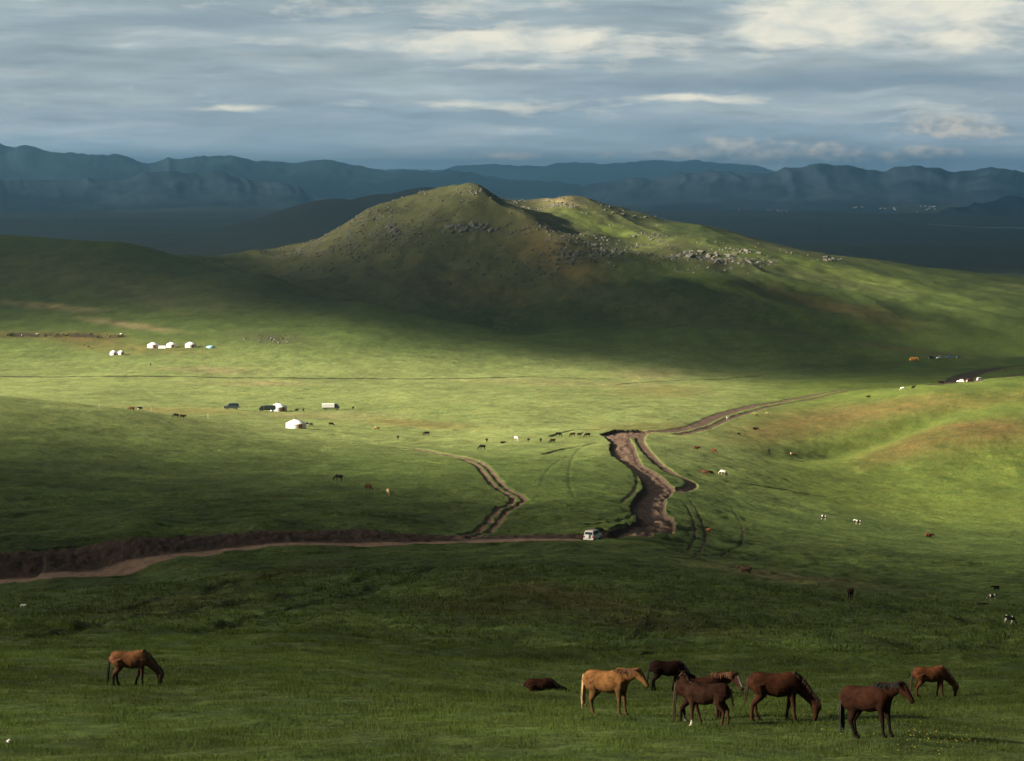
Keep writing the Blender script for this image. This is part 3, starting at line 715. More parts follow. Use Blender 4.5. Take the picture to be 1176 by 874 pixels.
# nine horses in the foreground
HG = 'horses grazing and resting on the near slope'
def hero(pose, swing, coat, hair, px, py, yaw, scale, label, tail_len=.85, lie=False, stout=1.0, tailhair=None, hang=.22):
    me, info = horse_mesh('horse', pose, swing, .02, lie, stout=stout)
    o = animal('horse', me, COAT[coat], px, py, yaw, scale, label, 'horse', HG)
    m = mane_for(info, HAIR[hair], hang); m.parent = o
    tl = tail_for(info, HAIR[tailhair or hair], tail_len, lie); tl.parent = o
    return o
hero('graze', (.05, -.10, -.30, .02), 'bay', 'black', 150, 788, R(2), 1.0, 'light bay horse grazing with head right, alone on the left of the slope', .95)
hero('flat', (0, 0, 0, 0), 'liver', 'brown', 621, 796, R(4), .84, 'reddish brown horse lying down low in the grass', .22, True)
hero('rest', (-.12, .08, .02, -.05), 'palomino', 'rust', 700, 823, R(-30), 1.02, 'golden palomino horse standing with lowered head and pale tail', .80, tailhair='flaxen', stout=1.05)
hero('graze', (.04, -.12, -.16, .10), 'dark', 'black', 765, 797, R(3), 1.0, 'dark brown horse grazing behind the palomino and the foal', .95)
hero('turned', (.02, -.18, .1, -.05), 'liver', 'rust', 808, 827, R(4), .99, 'brown mare with white face blaze, standing broadside behind the foal', .95, tailhair='brown')
hero('alert', (.10, -.08, .07, -.2), 'foal', 'brown', 814, 832, R(180 - 14), .90, 'dull brown foal facing left with raised head turned away', .5, hang=.12, tailhair='dun' if 'dun' in HAIR else 'flaxen')
hero('graze', (.05, -.12, -.14, .10), 'chestnut', 'brown', 890, 828, R(-3), 1.05, 'big chestnut horse grazing with its head down at the right of the foal', .55, stout=1.08)
hero('rest', (-.02, .12, .02, -.02), 'seal', 'black', 1002, 848, R(-40), 1.0, 'very dark brown horse standing side on, nearest to the viewer', .85, stout=1.12)
hero('graze', (.02, -.06, -.12, .08), 'sorrel', 'brown', 1068, 800, R(4), .98, 'bright sorrel horse grazing alone at the far right', .9)

# the small animals out on the valley floor: shared low meshes
H_G, _i = horse_mesh('horse', 'graze', (.05, -.1, -.2, .05), .045)
H_S, _i = horse_mesh('horse', 'rest', (.05, -.1, -.1, .05), .045)
C_G, _i = horse_mesh('cow', 'graze', (.05, -.1, -.15, .05), .045, cow=True, stout=1.15)
C_S, _i = horse_mesh('cow', 'rest', (.05, -.1, -.1, .05), .045, cow=True, stout=1.15)
C_L, _i = horse_mesh('cow', 'rest', (0, 0, 0, 0), .05, lie=True, cow=True, stout=1.15)
TAILS = {}
def herd(mesh, coat, px, py, yaw, sc, label):
    kind = 'horse' if mesh in (H_G, H_S) else 'cow'
    o = animal(kind, mesh, COAT[coat], px, py, R(yaw), sc, label, kind, 'horses grazing out in the valley' if kind == 'horse' else 'cattle grazing out in the valley', sink=.0)
    if kind == 'horse' and o.location.y < 760:
        key = coat in ('black', 'dark', 'bay', 'red', 'chestnut')
        if key not in TAILS: TAILS[key] = strands('tail', [((-.72, y, 1.13), (-.5, y, -.4), .8, .045, (0, y * .3, 0)) for y in (-.05, -.02, .02, .05)], HAIR['black' if key else 'flaxen'], 4); tt = TAILS[key]; tt.parent = o
        else: tt = TAILS[key].copy(); COL.objects.link(tt); tt.parent = o
    return o
for a in (
 (H_G,'black',389,555,176,1.05,'black horse grazing facing left on the shaded left slope'),
 (H_G,'chestnut',423,567,-40,1.0,'brown horse grazing in the middle of the row of three on the left slope'),
 (H_G,'dun',446,570,-78,1.05,'dun horse seen end on, rightmost of the three on the left slope'),
 (H_G,'black',490,499,184,1.0,'black horse grazing above the faint track, near the brown earth streak'),
 (H_G,'black',554,516,183,1.05,'black horse grazing just above the start of the left branch track'),
 (C_G,'dun',433,493,190,1.0,'pale tan cow grazing below the brown earth streak'),
 (H_S,'dark',457,503,-86,.95,'dark horse seen end on between the tan cow and the black horse'),
 (H_G,'chestnut',380,490,8,.95,'brown horse grazing to the right of the nearer white ger'),
 (C_S,'pied',352,489,8,.9,'black and white cow standing beside the nearer white ger'),
 (C_G,'black',357,490,-30,.85,'small black cow just right of the pied one by the nearer ger'),
 (H_G,'dark',202,480,185,1.0,'dark horse at left of the close pair on the left ridge'),
 (H_S,'chestnut',209,481,5,1.0,'brown horse at right of the close pair on the left ridge'),
 (C_G,'red',151,472.5,170,1.0,'red brown cow standing by a pale post at the far left'),
 (C_S,'pied',160,472,15,1.0,'white patched cow beside the red brown one at the far left'),
 (C_S,'dark',559,506,-80,.85,'small dark cow seen end on above the left branch track'),
 (C_L,'dark',577,508,20,.8,'small dark cow resting left of the cream white cow'),
 (C_G,'whitec',593,505,-60,1.05,'cream white cow grazing in the bright middle of the valley'),
 (C_S,'dark',607,506,-70,.75,'tiny dark calf just right of the cream white cow'),
 (C_S,'black',621,507,-85,.9,'black cow seen end on at left of the brown horse near the wide road'),
 (H_G,'chestnut',635,508,186,1.0,'brown horse grazing lowest of the herd left of the wide road'),
 (H_G,'black',641,500,4,1.0,'black horse beside the dark gully left of the wide road'),
 (H_G,'chestnut',658,500,186,.95,'brown horse at left of the two close browns left of the wide road'),
 (H_S,'chestnut',665.5,501,10,.9,'brown horse at right of the two close browns left of the wide road'),
 (H_G,'dark',675,502,184,1.05,'dark horse nearest to the top end of the wide road'),
 (C_S,'red',799,518,8,1.05,'reddish cow standing right of the side track, left of its pair'),
 (C_G,'red',819,521,-25,1.05,'reddish cow grazing downhill, right of its pair near the side track'),
 (C_S,'red',809,547,176,.95,'red brown cow left of the close pair by the loop of the side track'),
 (C_G,'chestnut',815,547,14,.95,'darker brown cow right of the close pair by the loop of the side track'),
 (C_G,'whitec',830,546,170,1.0,'white cow grazing right of the loop of the side track'),
 (C_S,'black',834,549,-80,.95,'black cow seen end on beside the white one by the loop'),
 (H_S,'black',883,517,-84,1.1,'black horse seen end on in the green hollow under the brown hillside'),
 (C_L,'dun',910,519,20,1.1,'tan cow lying down in the green hollow under the brown hillside'),
 (C_L,'black',867,492,8,1.1,'black cow lying on the slope left of the brown hillside'),
 (C_G,'whitec',836,482.5,20,.9,'pale cow standing beside the upper road ruts'),
 (C_G,'dark',848,498,25,.7,'small brown calf on the green slope left of the black cow lying down'),
 (C_G,'dun',868,479,10,.7,'tan calf on the slope just below the upper road'),
 (C_G,'dun',881,477,170,.7,'tan calf right of the other one below the upper road'),
 (C_S,'dark',998,457,176,1.0,'dark cow alone on the crest above the brown hillside'),
 (C_G,'whitec',1037,448,170,1.05,'white cow left of the pair on the right crest'),
 (C_S,'black',1049,447,20,1.05,'black cow right of the pair on the right crest'),
 (C_G,'pied',945,597,170,.88,'black cow with a white head grazing on the open right slope'),
 (C_S,'pied',985,603,172,.88,'pied cow casting a shadow on the open right slope'),
 (C_L,'red',1066,615,8,1.15,'red cow lying alone on the right slope'),
 (C_S,'cowbrown',856,657,176,1.05,'brown cow standing on the shaded slope near a bare earth streak'),
 (C_S,'red',814,610,-70,.75,'reddish calf seen end on near the curved wheel ruts'),
 (C_S,'dark',977,690,-88,.95,'dark cow seen end on below the bare earth streak'),
 (C_S,'dark',1144,675,200,.7,'dark brown cow topmost of the group at the right edge'),
 (C_G,'pied',1140,684,178,.66,'brown cow with pale belly in the group at the right edge'),
 (C_L,'black',1127,688,12,.75,'black calf lying leftmost of the group at the right edge'),
 (C_G,'pied',1158,719,-20,.6,'pied calf lowest of the animals at the right edge'),
 (C_S,'dark',1081,442.5,180,1.3,'dark cow near the right end of the crest, below the muddy road'),
 (C_S,'dark',97,397,-80,1.0,'dark cow left of two below the log corral'),
 (C_S,'dark',101.5,399,30,.8,'dark calf right of two below the log corral'),
 (C_S,'black',173,419.5,-80,1.1,'black cow alone on the left grass below the three gers'),
 (C_S,'black',340.5,474,15,.9,'black cow right of the farther valley ger'),
 (C_S,'dark',348.5,474.5,-70,.9,'dark cow second to the right of the farther valley ger'),
 (C_S,'dark',405.5,472,-80,.9,'dark cow to the right of the white lorry'),
 ): herd(*a)

# ------------------------------------------------------------------ gers, corral, vehicles, tents
def revolve(prof, n=28, jag=0.0):
    V = []; Fc = []
    for k, (r, z) in enumerate(prof):
        for j in range(n):
            a = 2 * math.pi * j / n; V.append((r * math.cos(a), r * math.sin(a), z))
    for k in range(len(prof) - 1):
        for j in range(n): Fc.append((k * n + j, k * n + (j + 1) % n, (k + 1) * n + (j + 1) % n, (k + 1) * n + j))
    return np.array(V), np.array(Fc)
def bx(c, s, rot=0.0):
    v = np.array([(x, y, z) for z in (-1, 1) for y in (-1, 1) for x in (-1, 1)], float) * np.array(s) / 2
    cr, sr = math.cos(rot), math.sin(rot); v = v @ np.array(((cr, sr, 0), (-sr, cr, 0), (0, 0, 1))) + np.array(c)
    return v, np.array([(0, 2, 3, 1), (4, 5, 7, 6), (0, 1, 5, 4), (2, 6, 7, 3), (0, 4, 6, 2), (1, 3, 7, 5)])
def join(lst):
    V = []; Fc = []; o = 0
    for v, f in lst: V.append(np.asarray(v, float)); Fc.append(np.asarray(f) + o); o += len(v)
    return np.concatenate(V), np.concatenate(Fc)
def part(name, lst, mat, parent, smooth=False):
    v, f = join(lst); o = mesh_np(name, v, f, mat, smooth, parent=parent)
    return o
def root(name, p, yaw, label, cat, group=None, sc=1.0):
    o = bpy.data.objects.new(name, None); COL.objects.link(o); o.location = p; o.rotation_euler = (0, 0, yaw); o.scale = (sc,) * 3; o.empty_display_size = .2
    tag(o, label, cat, group); return o
M_FELT = simple_mat('white_canvas', (.74, .72, .68), .9, .10, 1.5); M_ROPE = simple_mat('rope', (.30, .25, .18), .9, .2)
M_LOG = simple_mat('dark_logs', (.030, .020, .014), .95, .4, 2)
M_DOOR = simple_mat('orange_door', (.45, .12, .03), .6, .15); M_WOOD = simple_mat('grey_logs', (.10, .065, .042), .9, .35, 3)
M_WHITE = simple_mat('white_paint', (.78, .77, .74), .35, .05, 1.2, 0, .5); M_DARKP = simple_mat('dark_green_paint', (.018, .026, .024), .4, .2, 1.2, 0, .5)
M_BLUE = simple_mat('blue_paint', (.06, .13, .26), .4, .1, 1, 0, .5); M_RED = simple_mat('red_paint', (.22, .05, .03), .4, .1, 1, 0, .5); M_ORANGE = simple_mat('orange_canvas', (.80, .36, .05), .8, .1, 1)
M_SILV = simple_mat('pale_grey_paint', (.62, .60, .55), .35, .08, 1.4, .0, .5)
M_CAR = simple_mat('dusty_paint', (.60, .54, .46), .45, .12, 1.4, .0, .4)
M_GLASS = simple_mat('dark_glass', (.012, .016, .02), .08, .05, 1, 0, .8); M_TYRE = simple_mat('tyre_rubber', (.012, .012, .012), .9, .2); M_RIM = simple_mat('wheel_rim', (.35, .35, .36), .35, .1, 3, .8)
M_TAIL = simple_mat('tail_lamp', (.36, .03, .02), .3, .1); M_TARP = simple_mat('blue_tarpaulin', (.22, .42, .50), .6, .15)

GERG = 'white felt gers in the valley'
def ger(px, py, R0, label, yaw, sc=1.0):
    p = stand(px, py); o = root('ger', (p.x, p.y, p.z - .12), yaw, label, 'ger', GERG, sc)
    hw = 1.65
    part('wall', [revolve([(R0, 0), (R0 * 1.01, .5), (R0, hw)])], M_FELT, o, True)
    rf = part('roof', [revolve([(R0 * 1.03, hw - .06), (R0 * .97, hw + .08), (R0 * .62, hw + .62), (R0 * .28, hw + 1.08), (R0 * .2, hw + 1.14), (.02, hw + 1.14)])], M_FELT, o, True)
    part('crown_ring', [revolve([(R0 * .21, hw + 1.142), (R0 * .21, hw + 1.24), (R0 * .15, hw + 1.27), (R0 * .15, hw + 1.145)])], M_WOOD, rf)
    part('chimney', [revolve([(.08, hw + 1.1), (.08, hw + 1.75), (.0, hw + 1.75)], 10)], M_TYRE, rf)
    part('rope_band', [revolve([(R0 * 1.018, z), (R0 * 1.02, z + .06), (R0 * 1.012, z + .06)]) for z in (.55, 1.2)], M_ROPE, o)
    d = part('door', [bx((R0 * .99, 0, .82), (.16, .95, 1.5))], M_DOOR, o)
    part('frame', [bx((R0 * 1.0, s * .52, .84), (.2, .09, 1.6)) for s in (1, -1)] + [bx((R0 * 1.0, 0, 1.62), (.2, 1.12, .1))], M_WOOD, d)
    return o
ger(340, 492, 3.0, 'big white ger nearest in the valley, just behind the left ridge', R(-60))
ger(320, 473, 2.8, 'white ger farther back beside a dark lorry', R(-50), 1.05)
ger(176, 399, 2.9, 'white ger leftmost of the upper row of three', R(-70), 1.15)
ger(197, 398.5, 2.7, 'white ger in the middle of the upper row of three', R(-70), 1.1)
ger(219, 398.5, 2.8, 'white ger rightmost of the upper row of three', R(-60), 1.15)
ger(130.5, 407, 2.2, 'small white ger left of the touching pair below the corral', R(-60), .95)
ger(139, 407, 2.0, 'smaller white ger right of the touching pair below the corral', R(-60), .9)

p = stand(186, 400); o = root('storage_tent', p, R(10), 'low white tent standing between the leftmost upper gers', 'tent')
part('canvas', [(np.array([(-2.2, -1.3, 0), (2.2, -1.3, 0), (2.2, 1.3, 0), (-2.2, 1.3, 0), (-2.0, 0, 1.7), (2.0, 0, 1.7)]), np.array([(0, 1, 5, 4), (2, 3, 4, 5), (3, 0, 4, 4), (1, 2, 5, 5)]))], M_FELT, o)
part('ridge_pole', [bx((0, 0, 1.73), (4.3, .08, .08))], M_WOOD, o)

# log corral with the animals in it
p0, p1 = stand(8, 386.0), stand(135, 387.5)
cr = root('corral', ((p0.x + p1.x) / 2, (p0.y + p1.y) / 2, 0), 0, 'long low log corral on bare earth above the far left gers', 'corral')
ctr = np.array(((p0.x + p1.x) / 2, (p0.y + p1.y) / 2)); ux = np.array((p1.x - p0.x, p1.y - p0.y)); LN = np.linalg.norm(ux); ux /= LN; uy = np.array((-ux[1], ux[0]))
corners = [ctr - ux * LN / 2, ctr + ux * LN / 2, ctr + ux * LN / 2 + uy * 9, ctr - ux * LN / 2 + uy * 9]
npost = 0; rg_ = random.Random(8)
for k in range(4):
    a, b = corners[k], corners[(k + 1) % 4]; L = np.linalg.norm(b - a); n = int(L / 5); an = math.atan2(b[1] - a[1], b[0] - a[0])
    for i in range(n):
        if n > 3 and rg_.random() < .3: continue
        q0 = a + (b - a) * i / n; q1 = a + (b - a) * (i + 1) / n; qm = (q0 + q1) / 2
        zq = (ground(*q0) + ground(*q1)) / 2
        for h in (.45, 1.2): part('rail', [bx((qm[0] - ctr[0], qm[1] - ctr[1], zq + h), (np.linalg.norm(q1 - q0), .3, .42), an)], M_LOG, cr)
    for i in range(n):
        q0 = a + (b - a) * i / n; part('post', [bx((q0[0] - ctr[0], q0[1] - ctr[1], ground(*q0) + .7), (.34, .34, 1.9), an)], M_LOG, cr); npost += 1
cg = 'cattle penned in the log corral'
rc = random.Random(21)
for k, (px, c) in enumerate(((13,'dark'),(20,'black'),(25,'whitec'),(36,'whitec'),(41,'black'),(55,'dark'),(62,'black'),(67,'dark'),(76,'black'),(81,'dark'),(98,'black'),(114,'dark'),(123,'dun'),(131,'whitec'))):
    f = (px - 8) / 127.; q = corners[0] + ux * LN * f + uy * rc.uniform(-3, 12)
    desc = {'dark': 'dark brown cow', 'black': 'black cow', 'whitec': 'white cow', 'dun': 'tan cow'}[c]
    where = ['at the left end of the log corral','second from the left end of the corral','left of the first white pair in the corral','in the left third of the log corral','right beside a white cow in the corral','left of the middle cluster in the corral','in the middle cluster of the corral','right in the middle cluster of the corral','just right of the middle cluster in the corral','second right of the middle cluster in the corral','alone right of the middle of the corral','near the right end of the corral','second from the right end of the corral','at the right end of the log corral'][k]
    animal('cow', C_S if k % 3 else C_G, COAT[c], 0, 0, rc.uniform(-3, 3), 1.15, desc + ' ' + where, 'cow', cg, pos=Vector((q[0], q[1], ground(*q))))

# vehicles
def wheel(o, x, y, r=.36, w=.24):
    n = 18; a = np.arange(n) * 2 * math.pi / n
    def ring(rr, yy): return np.stack((x + rr * np.cos(a), np.full(n, yy), r + rr * np.sin(a)), -1)
    def drum(rad):
        R_ = np.concatenate([ring(rr, y + yy) for rr, yy in rad]); f = []
        for k in range(len(rad) - 1):
            for j in range(n): f.append((k * n + j, k * n + (j + 1) % n, (k + 1) * n + (j + 1) % n, (k + 1) * n + j))
        return R_, np.array(f)
    wo = part('wheel', [drum([(r * .6, -w * .5), (r * .95, -w * .5), (r, -w * .3), (r, w * .3), (r * .95, w * .5), (r * .6, w * .5), (r * .6, -w * .5)])], M_TYRE, o, True)
    part('rim', [drum([(.02, -w * .42), (r * .59, -w * .40), (r * .59, w * .40), (.02, w * .42)])], M_RIM, wo)
def shell(prof, wid, n_in=.0):
    """prof: (x, z, half width) outline of a body seen from the side, lofted across"""
    n = len(prof); V = [(x, -w, z) for x, z, w in prof] + [(x, w, z) for x, z, w in prof]
    f = [(k, (k + 1) % n, (k + 1) % n + n, k + n) for k in range(n)]
    return V, f, n
def body_obj(name, prof, mat, o, bev=.05):
    V, f, n = shell(prof, 0); me = bpy.data.meshes.new(name)
    me.from_pydata(V, [], [tuple(q) for q in f] + [tuple(range(n - 1, -1, -1)), tuple(range(n, 2 * n))])
    bm = __import__('bmesh').new(); bm.from_mesh(me); bmesh = __import__('bmesh')
    bmesh.ops.recalc_face_normals(bm, faces=bm.faces)
    bmesh.ops.bevel(bm, geom=list(bm.edges), offset=bev, segments=2, affect='EDGES', profile=.6)
    bm.to_mesh(me); bm.free(); me.materials.append(mat)
    q = bpy.data.objects.new(name, me); COL.objects.link(q); q.parent = o; return q
def offroader(px, py, yaw, mat, label, name='parked_car', cat='car', group=None, sc=1.0, lamps=True, long=0.0):
    p = stand(px, py); o = root(name, p, yaw, label, cat, group, sc)
    W_ = .88
    body_obj('body', [(-2.15, .42, W_), (-2.2, .75, W_), (-2.15, 1.12, W_ * .97), (.95, 1.14, W_ * .97), (2.0, 1.02, W_ * .93), (2.15, .80, W_ * .93), (2.12, .42, W_)], mat, o)
    cab = body_obj('cabin', [(-2.08, 1.10, W_ * .93), (-1.98, 1.78, W_ * .78), (-1.6, 1.88, W_ * .76), (.2 , 1.88, W_ * .76), (.45, 1.80, W_ * .78), (1.05, 1.10, W_ * .93)], mat, o, .04)
    part('window', [(np.array([(-1.95, s * .822, 1.18), (-1.87, s * .725, 1.70), (.36, s * .725, 1.72), (.78, s * .822, 1.18)]), np.array([(0, 1, 2, 3)])) for s in (1, -1)], M_GLASS, cab)
    part('rear_window', [(np.array([(-2.095, -.66, 1.22), (-2.035, -.58, 1.68), (-2.035, .58, 1.68), (-2.095, .66, 1.22)]), np.array([(0, 1, 2, 3)]))], M_GLASS, cab)
    part('windscreen', [(np.array([(1.04, -.70, 1.17), (.54, -.60, 1.74), (.54, .60, 1.74), (1.04, .70, 1.17)]), np.array([(0, 1, 2, 3)]))], M_GLASS, cab)
    part('bumper', [bx((-2.24, 0, .52), (.14, 1.70, .20)), bx((2.18, 0, .50), (.16, 1.70, .22))], M_SILV, o)
    if lamps:
        for s in (1, -1): part('tail_lamp', [bx((-2.20, s * .74, .92), (.06, .20, .26))], M_TAIL, o)
        for s in (1, -1): part('headlight', [bx((2.13, s * .64, .80), (.08, .28, .16))], M_RIM, o)
        part('roof_rack', [bx((-.7, s * .55, 1.95), (1.9, .05, .05)) for s in (1, -1)] + [bx((x, 0, 1.95), (.05, 1.06, .05)) for x in (-1.5, -.7, .1)], M_TYRE, o)
        part('spare_wheel_cover', [bx((-2.30, .18, .98), (.16, .62, .60))], M_WHITE, o)
    for x in (-1.35, 1.35):
        for s in (1, -1): wheel(o, x, s * .80)
    return o
def lorry(px, py, yaw, mat, cabmat, label, group=None, sc=1.0):
    p = stand(px, py); o = root('lorry', p, yaw, label, 'lorry', group, sc)
    body_obj('cargo_body', [(-3.2, .95, 1.12), (-3.2, 2.35, 1.12), (1.25, 2.35, 1.12), (1.25, .95, 1.12)], mat, o, .04)
    c = body_obj('cab', [(1.35, .65, 1.02), (1.35, 2.25, .98), (2.3, 2.25, .96), (2.75, 1.55, 1.0), (3.1, 1.45, 1.0), (3.15, .65, 1.02)], cabmat, o, .06)
    part('windscreen', [(np.array([(2.745, -.85, 1.60), (2.36, -.80, 2.18), (2.36, .80, 2.18), (2.745, .85, 1.60)]), np.array([(0, 1, 2, 3)]))], M_GLASS, c)
    part('chassis', [bx((0, 0, .72), (6.0, .9, .28))], M_TYRE, o)
    for x in (-2.0, 2.2):
        for s in (1, -1): wheel(o, x, s * .92, .48, .3)
    return o
VG = 'vehicles parked at the herders camps'
offroader(681, 619, R(68), M_CAR, 'dusty off white car driving away on the dirt road below the wide wash', 'car', 'car', None, .95)
offroader(265.5, 472, R(175), M_DARKP, 'dark parked van standing alone left of the valley gers', 'parked_car', 'van', VG, 1.25, False)
lorry(307, 473.5, R(185), M_DARKP, M_DARKP, 'dark lorry parked against the farther valley ger', VG, .95)
lorry(380, 472, R(5), M_WHITE, M_DARKP, 'white tanker like lorry with dark cab parked right of the gers', VG)
offroader(1070, 415, R(10), M_DARKP, 'dark car parked just right of the orange tent', 'parked_car', 'car', VG, .9, False)
offroader(1079, 415.5, R(200), M_WHITE, 'white van parked in the shade right of the orange tent', 'parked_car', 'van', VG, .9, False)
offroader(1090, 415, R(170), M_BLUE, 'blue van parked second right of the orange tent', 'parked_car', 'van', VG, .9, False)
offroader(1100, 415, R(60), M_DARKP, 'dark car at the right end of the row by the orange tent', 'parked_car', 'car', VG, .8, False)
offroader(1103, 438.5, R(160), M_WHITE, 'white car at the foot of the muddy road on the right', 'parked_car', 'car', VG, .65, False)
offroader(1114, 438, R(20), M_RED, 'red car between two white ones by the muddy road', 'parked_car', 'car', VG, .65, False)
offroader(1126, 437, R(15), M_WHITE, 'white car higher up beside the muddy road, rightmost of three', 'parked_car', 'car', VG, .65, False)
p = stand(1050, 416); o = root('orange_tent', p, R(8), 'bright orange tent under the dark hillside at the right', 'tent', None, .62)
part('canvas', [(np.array([(-4.2, -2.4, 0), (4.2, -2.4, 0), (4.2, 2.4, 0), (-4.2, 2.4, 0), (-4.0, -2.2, 1.9), (4.0, -2.2, 1.9), (4.0, 2.2, 1.9), (-4.0, 2.2, 1.9), (-3.4, 0, 3.2), (3.4, 0, 3.2)]), np.array([(0, 1, 5, 4), (2, 3, 7, 6), (1, 2, 6, 5), (3, 0, 4, 7), (4, 5, 9, 8), (6, 7, 8, 9), (5, 6, 9, 9), (7, 4, 8, 8)]))], M_ORANGE, o)
part('doorway', [bx((1.6, -2.36, .9), (1.2, .14, 1.7))], M_TYRE, o)
p = stand(242, 399.5); o = root('tarpaulin_stack', p, R(0), 'low stack under a pale blue tarpaulin right of the upper gers', 'tarpaulin')
v, f = revolve([(2.6, 0), (2.5, .7), (2.1, 1.2), (1.0, 1.5), (.02, 1.55)], 16); v[:, 1] *= .6; v += rng.normal(0, .05, v.shape)
part('sheet', [(v, f)], M_TARP, o, True); part('log_base', [bx((0, y, .12), (5.4, .2, .24)) for y in (-1.2, 0, 1.2)], M_WOOD, o)
for px, py, h, lab in ((173.5, 473, 1.9, 'thin pale post standing by the red brown cow at the far left'), (239, 481.5, 1.5, 'short pale post standing behind the left ridge'), (114, 468, 1.2, 'small pale marker post at the far left above the ridge')):
    p = stand(px, py); v, f = revolve([(.09, -.3), (.08, h * .6), (.07, h), (.0, h + .08)], 8); o = mesh_np('marker_post', v, f, M_ROPE); o.location = p; tag(o, lab, 'post', 'pale posts at the left of the valley')

# ------------------------------------------------------------------ stone
rk, t = new_mat('grey_granite')
tc = t.add('ShaderNodeTexCoord').outputs['Object']; n = t.noise(tc, .9, 6, .65); n2 = t.noise(tc, .25, 3)
c = t.mix(t.ramp(n, [(.3, 0.0), (.7, 1.0)]), (.035, .034, .029), (.17, .158, .135)); c = t.mix(t.ramp(n2, [(.5, 0.0), (.7, .5)]), c, (.085, .08, .03))
t.add('ShaderNodeOutputMaterial', {'Surface': t.add('ShaderNodeBsdfPrincipled', {'Base Color': c, 'Roughness': .95, 'Specular IOR Level': .1})})
import bmesh
_bm = bmesh.new(); bmesh.ops.create_icosphere(_bm, subdivisions=2, radius=1.0); _bm.verts.ensure_lookup_table()
ICO = np.array([v.co[:] for v in _bm.verts]); ICF = np.array([[v.index for v in f.verts] for f in _bm.faces]); _bm.free()
def rock(c, s, seed, flat=.65):
    r = np.random.default_rng(seed); v = ICO.copy()
    k = 1 + .45 * (fbm(v[:, 0] * 1.4 + seed * 1.7, v[:, 1] * 1.4 + v[:, 2] * 1.9, seed % 97, 3) - .5) * 2
    v = v * k[:, None]; q = r.normal(size=(5, 3)); q /= np.linalg.norm(q, axis=1)[:, None]
    for pl in q:                                                   # cleaved faces
        d = v @ pl; v = v - np.clip(d - .62, 0, None)[:, None] * pl
    an = r.uniform(0, 6.28); ca, sa = math.cos(an), math.sin(an)
    v = v * np.array((s * r.uniform(.8, 1.3), s * r.uniform(.6, 1.1), s * flat * r.uniform(.7, 1.3)))
    return v @ np.array(((ca, sa, 0), (-sa, ca, 0), (0, 0, 1))) + np.asarray(c), ICF
def outcrop(px, py, rx, ry, n, smax, label, seed, lo=1500, rot=0.0):
    r = random.Random(seed); lst = []; c = hit(px, py, lo, 2500)
    for k in range(min(98, int(n * 1.8))):
        for _ in range(20):
            a, b = r.gauss(0, .5), r.gauss(0, .5)
            if a * a + b * b < 1: break
        qx = px + a * rx * math.cos(rot) - b * ry * math.sin(rot); qy = py + a * rx * math.sin(rot) + b * ry * math.cos(rot)
        h = hit(qx, qy, lo, 2500)
        if abs(h[1] - c[1]) > 220 or (qy < py and h[1] > 2480): continue
        s = smax * .8 * (.22 + .78 * r.random() ** 2.2)
        lst.append(rock((h[0] - c[0], h[1] - c[1], ground(h[0], h[1]) - c[2] + s * .15), s, seed * 1000 + k))
    if not lst: return
    o = root('rock_outcrop', c, 0, label, 'rock outcrop')
    for v, f in lst: mesh_np('boulder', v, f, rk, False, parent=o)
    tag(o, label, 'rock outcrop', 'rock outcrops on the two peaked hill')
for a in (
 (430,270,60,20,90,2.6,'wide scatter of pale boulders on the left shoulder of the hill',1),
 (448,264,14,7,26,4.0,'dark knot of crags above the pale boulders on the left shoulder',2),
 (534,259,32,9,44,4.2,'dark crag band just under the first summit',3),
 (400,290,36,14,40,2.4,'loose stones lowest on the left flank of the hill',4),
 (645,292,26,14,46,3.0,'pale rocks on the lit rib below the second summit',5),
 (692,289,26,10,40,3.4,'dark rocks beside the ravine right of the lit rib',6),
 (818,294,56,9,98,4.4,'large bouldery outcrop stretching along the right flank of the hill',7),
 (868,303,26,5,30,3.0,'tail of stones at the right end of the large outcrop',8),
 (742,272,28,8,34,2.6,'small stones in the hollow left of the large outcrop',9),
 (645,236,26,5,26,2.2,'pale stones on the second summit',10),
 (545,221,22,3,22,2.0,'stones crowning the first summit',11),
 (578,229,16,4,22,2.8,'dark stones along the crest right of the first summit',12),
 (346,279,12,4,12,2.8,'dark boulders on the left skyline of the hill',13),
 (612,306,30,8,24,2.0,'sparse stones on the brown face in the middle of the hill',14),
 (955,297,16,4,16,3.0,'dark boulders on the right skyline of the hill',15),
 (590,262,24,8,22,2.0,'sparse stones between the two summits',17),
 ): outcrop(*a)
outcrop(312, 390, 32, 6, 34, 1.6, 'pale stones on the low bank right of the upper gers', 16, 1000)
_b1 = bmesh.new(); bmesh.ops.create_icosphere(_b1, subdivisions=1, radius=1.0); IC1 = np.array([v.co[:] for v in _b1.verts]); IF1 = np.array([[v.index for v in f.verts] for f in _b1.faces]); _b1.free()
g = np.random.default_rng(31); VV = []; FF = []; nn = 0
_far = (GR > 1700) & (GR < 2450)
_vi = np.where(_far.ravel())[0]; _px, _py = PX.ravel()[_vi], PY.ravel()[_vi]
_dens = np.zeros(len(_vi))
for px, py, rx, ry, k in ((430,272,66,26,1.0),(370,280,40,16,.6),(535,256,44,13,.9),(480,245,60,12,.5),(545,224,40,8,.7),(645,292,32,16,1.0),(692,290,34,12,.7),(815,296,56,9,.8),(742,272,30,7,.25),(640,240,36,10,.8),(590,265,50,22,.35),(560,300,110,30,.14),(730,254,40,4,.12)):
    _dens = np.maximum(_dens, k * np.exp(-((_px - px) / rx) ** 2 - ((_py - py) / ry) ** 2))
_dens *= sst(.42, .62, fbm(CO[_vi, 0] / 18, CO[_vi, 1] / 18, 411, 3)) * GR.ravel()[_vi]
_pick = g.choice(_vi, 4200, p=_dens / _dens.sum())
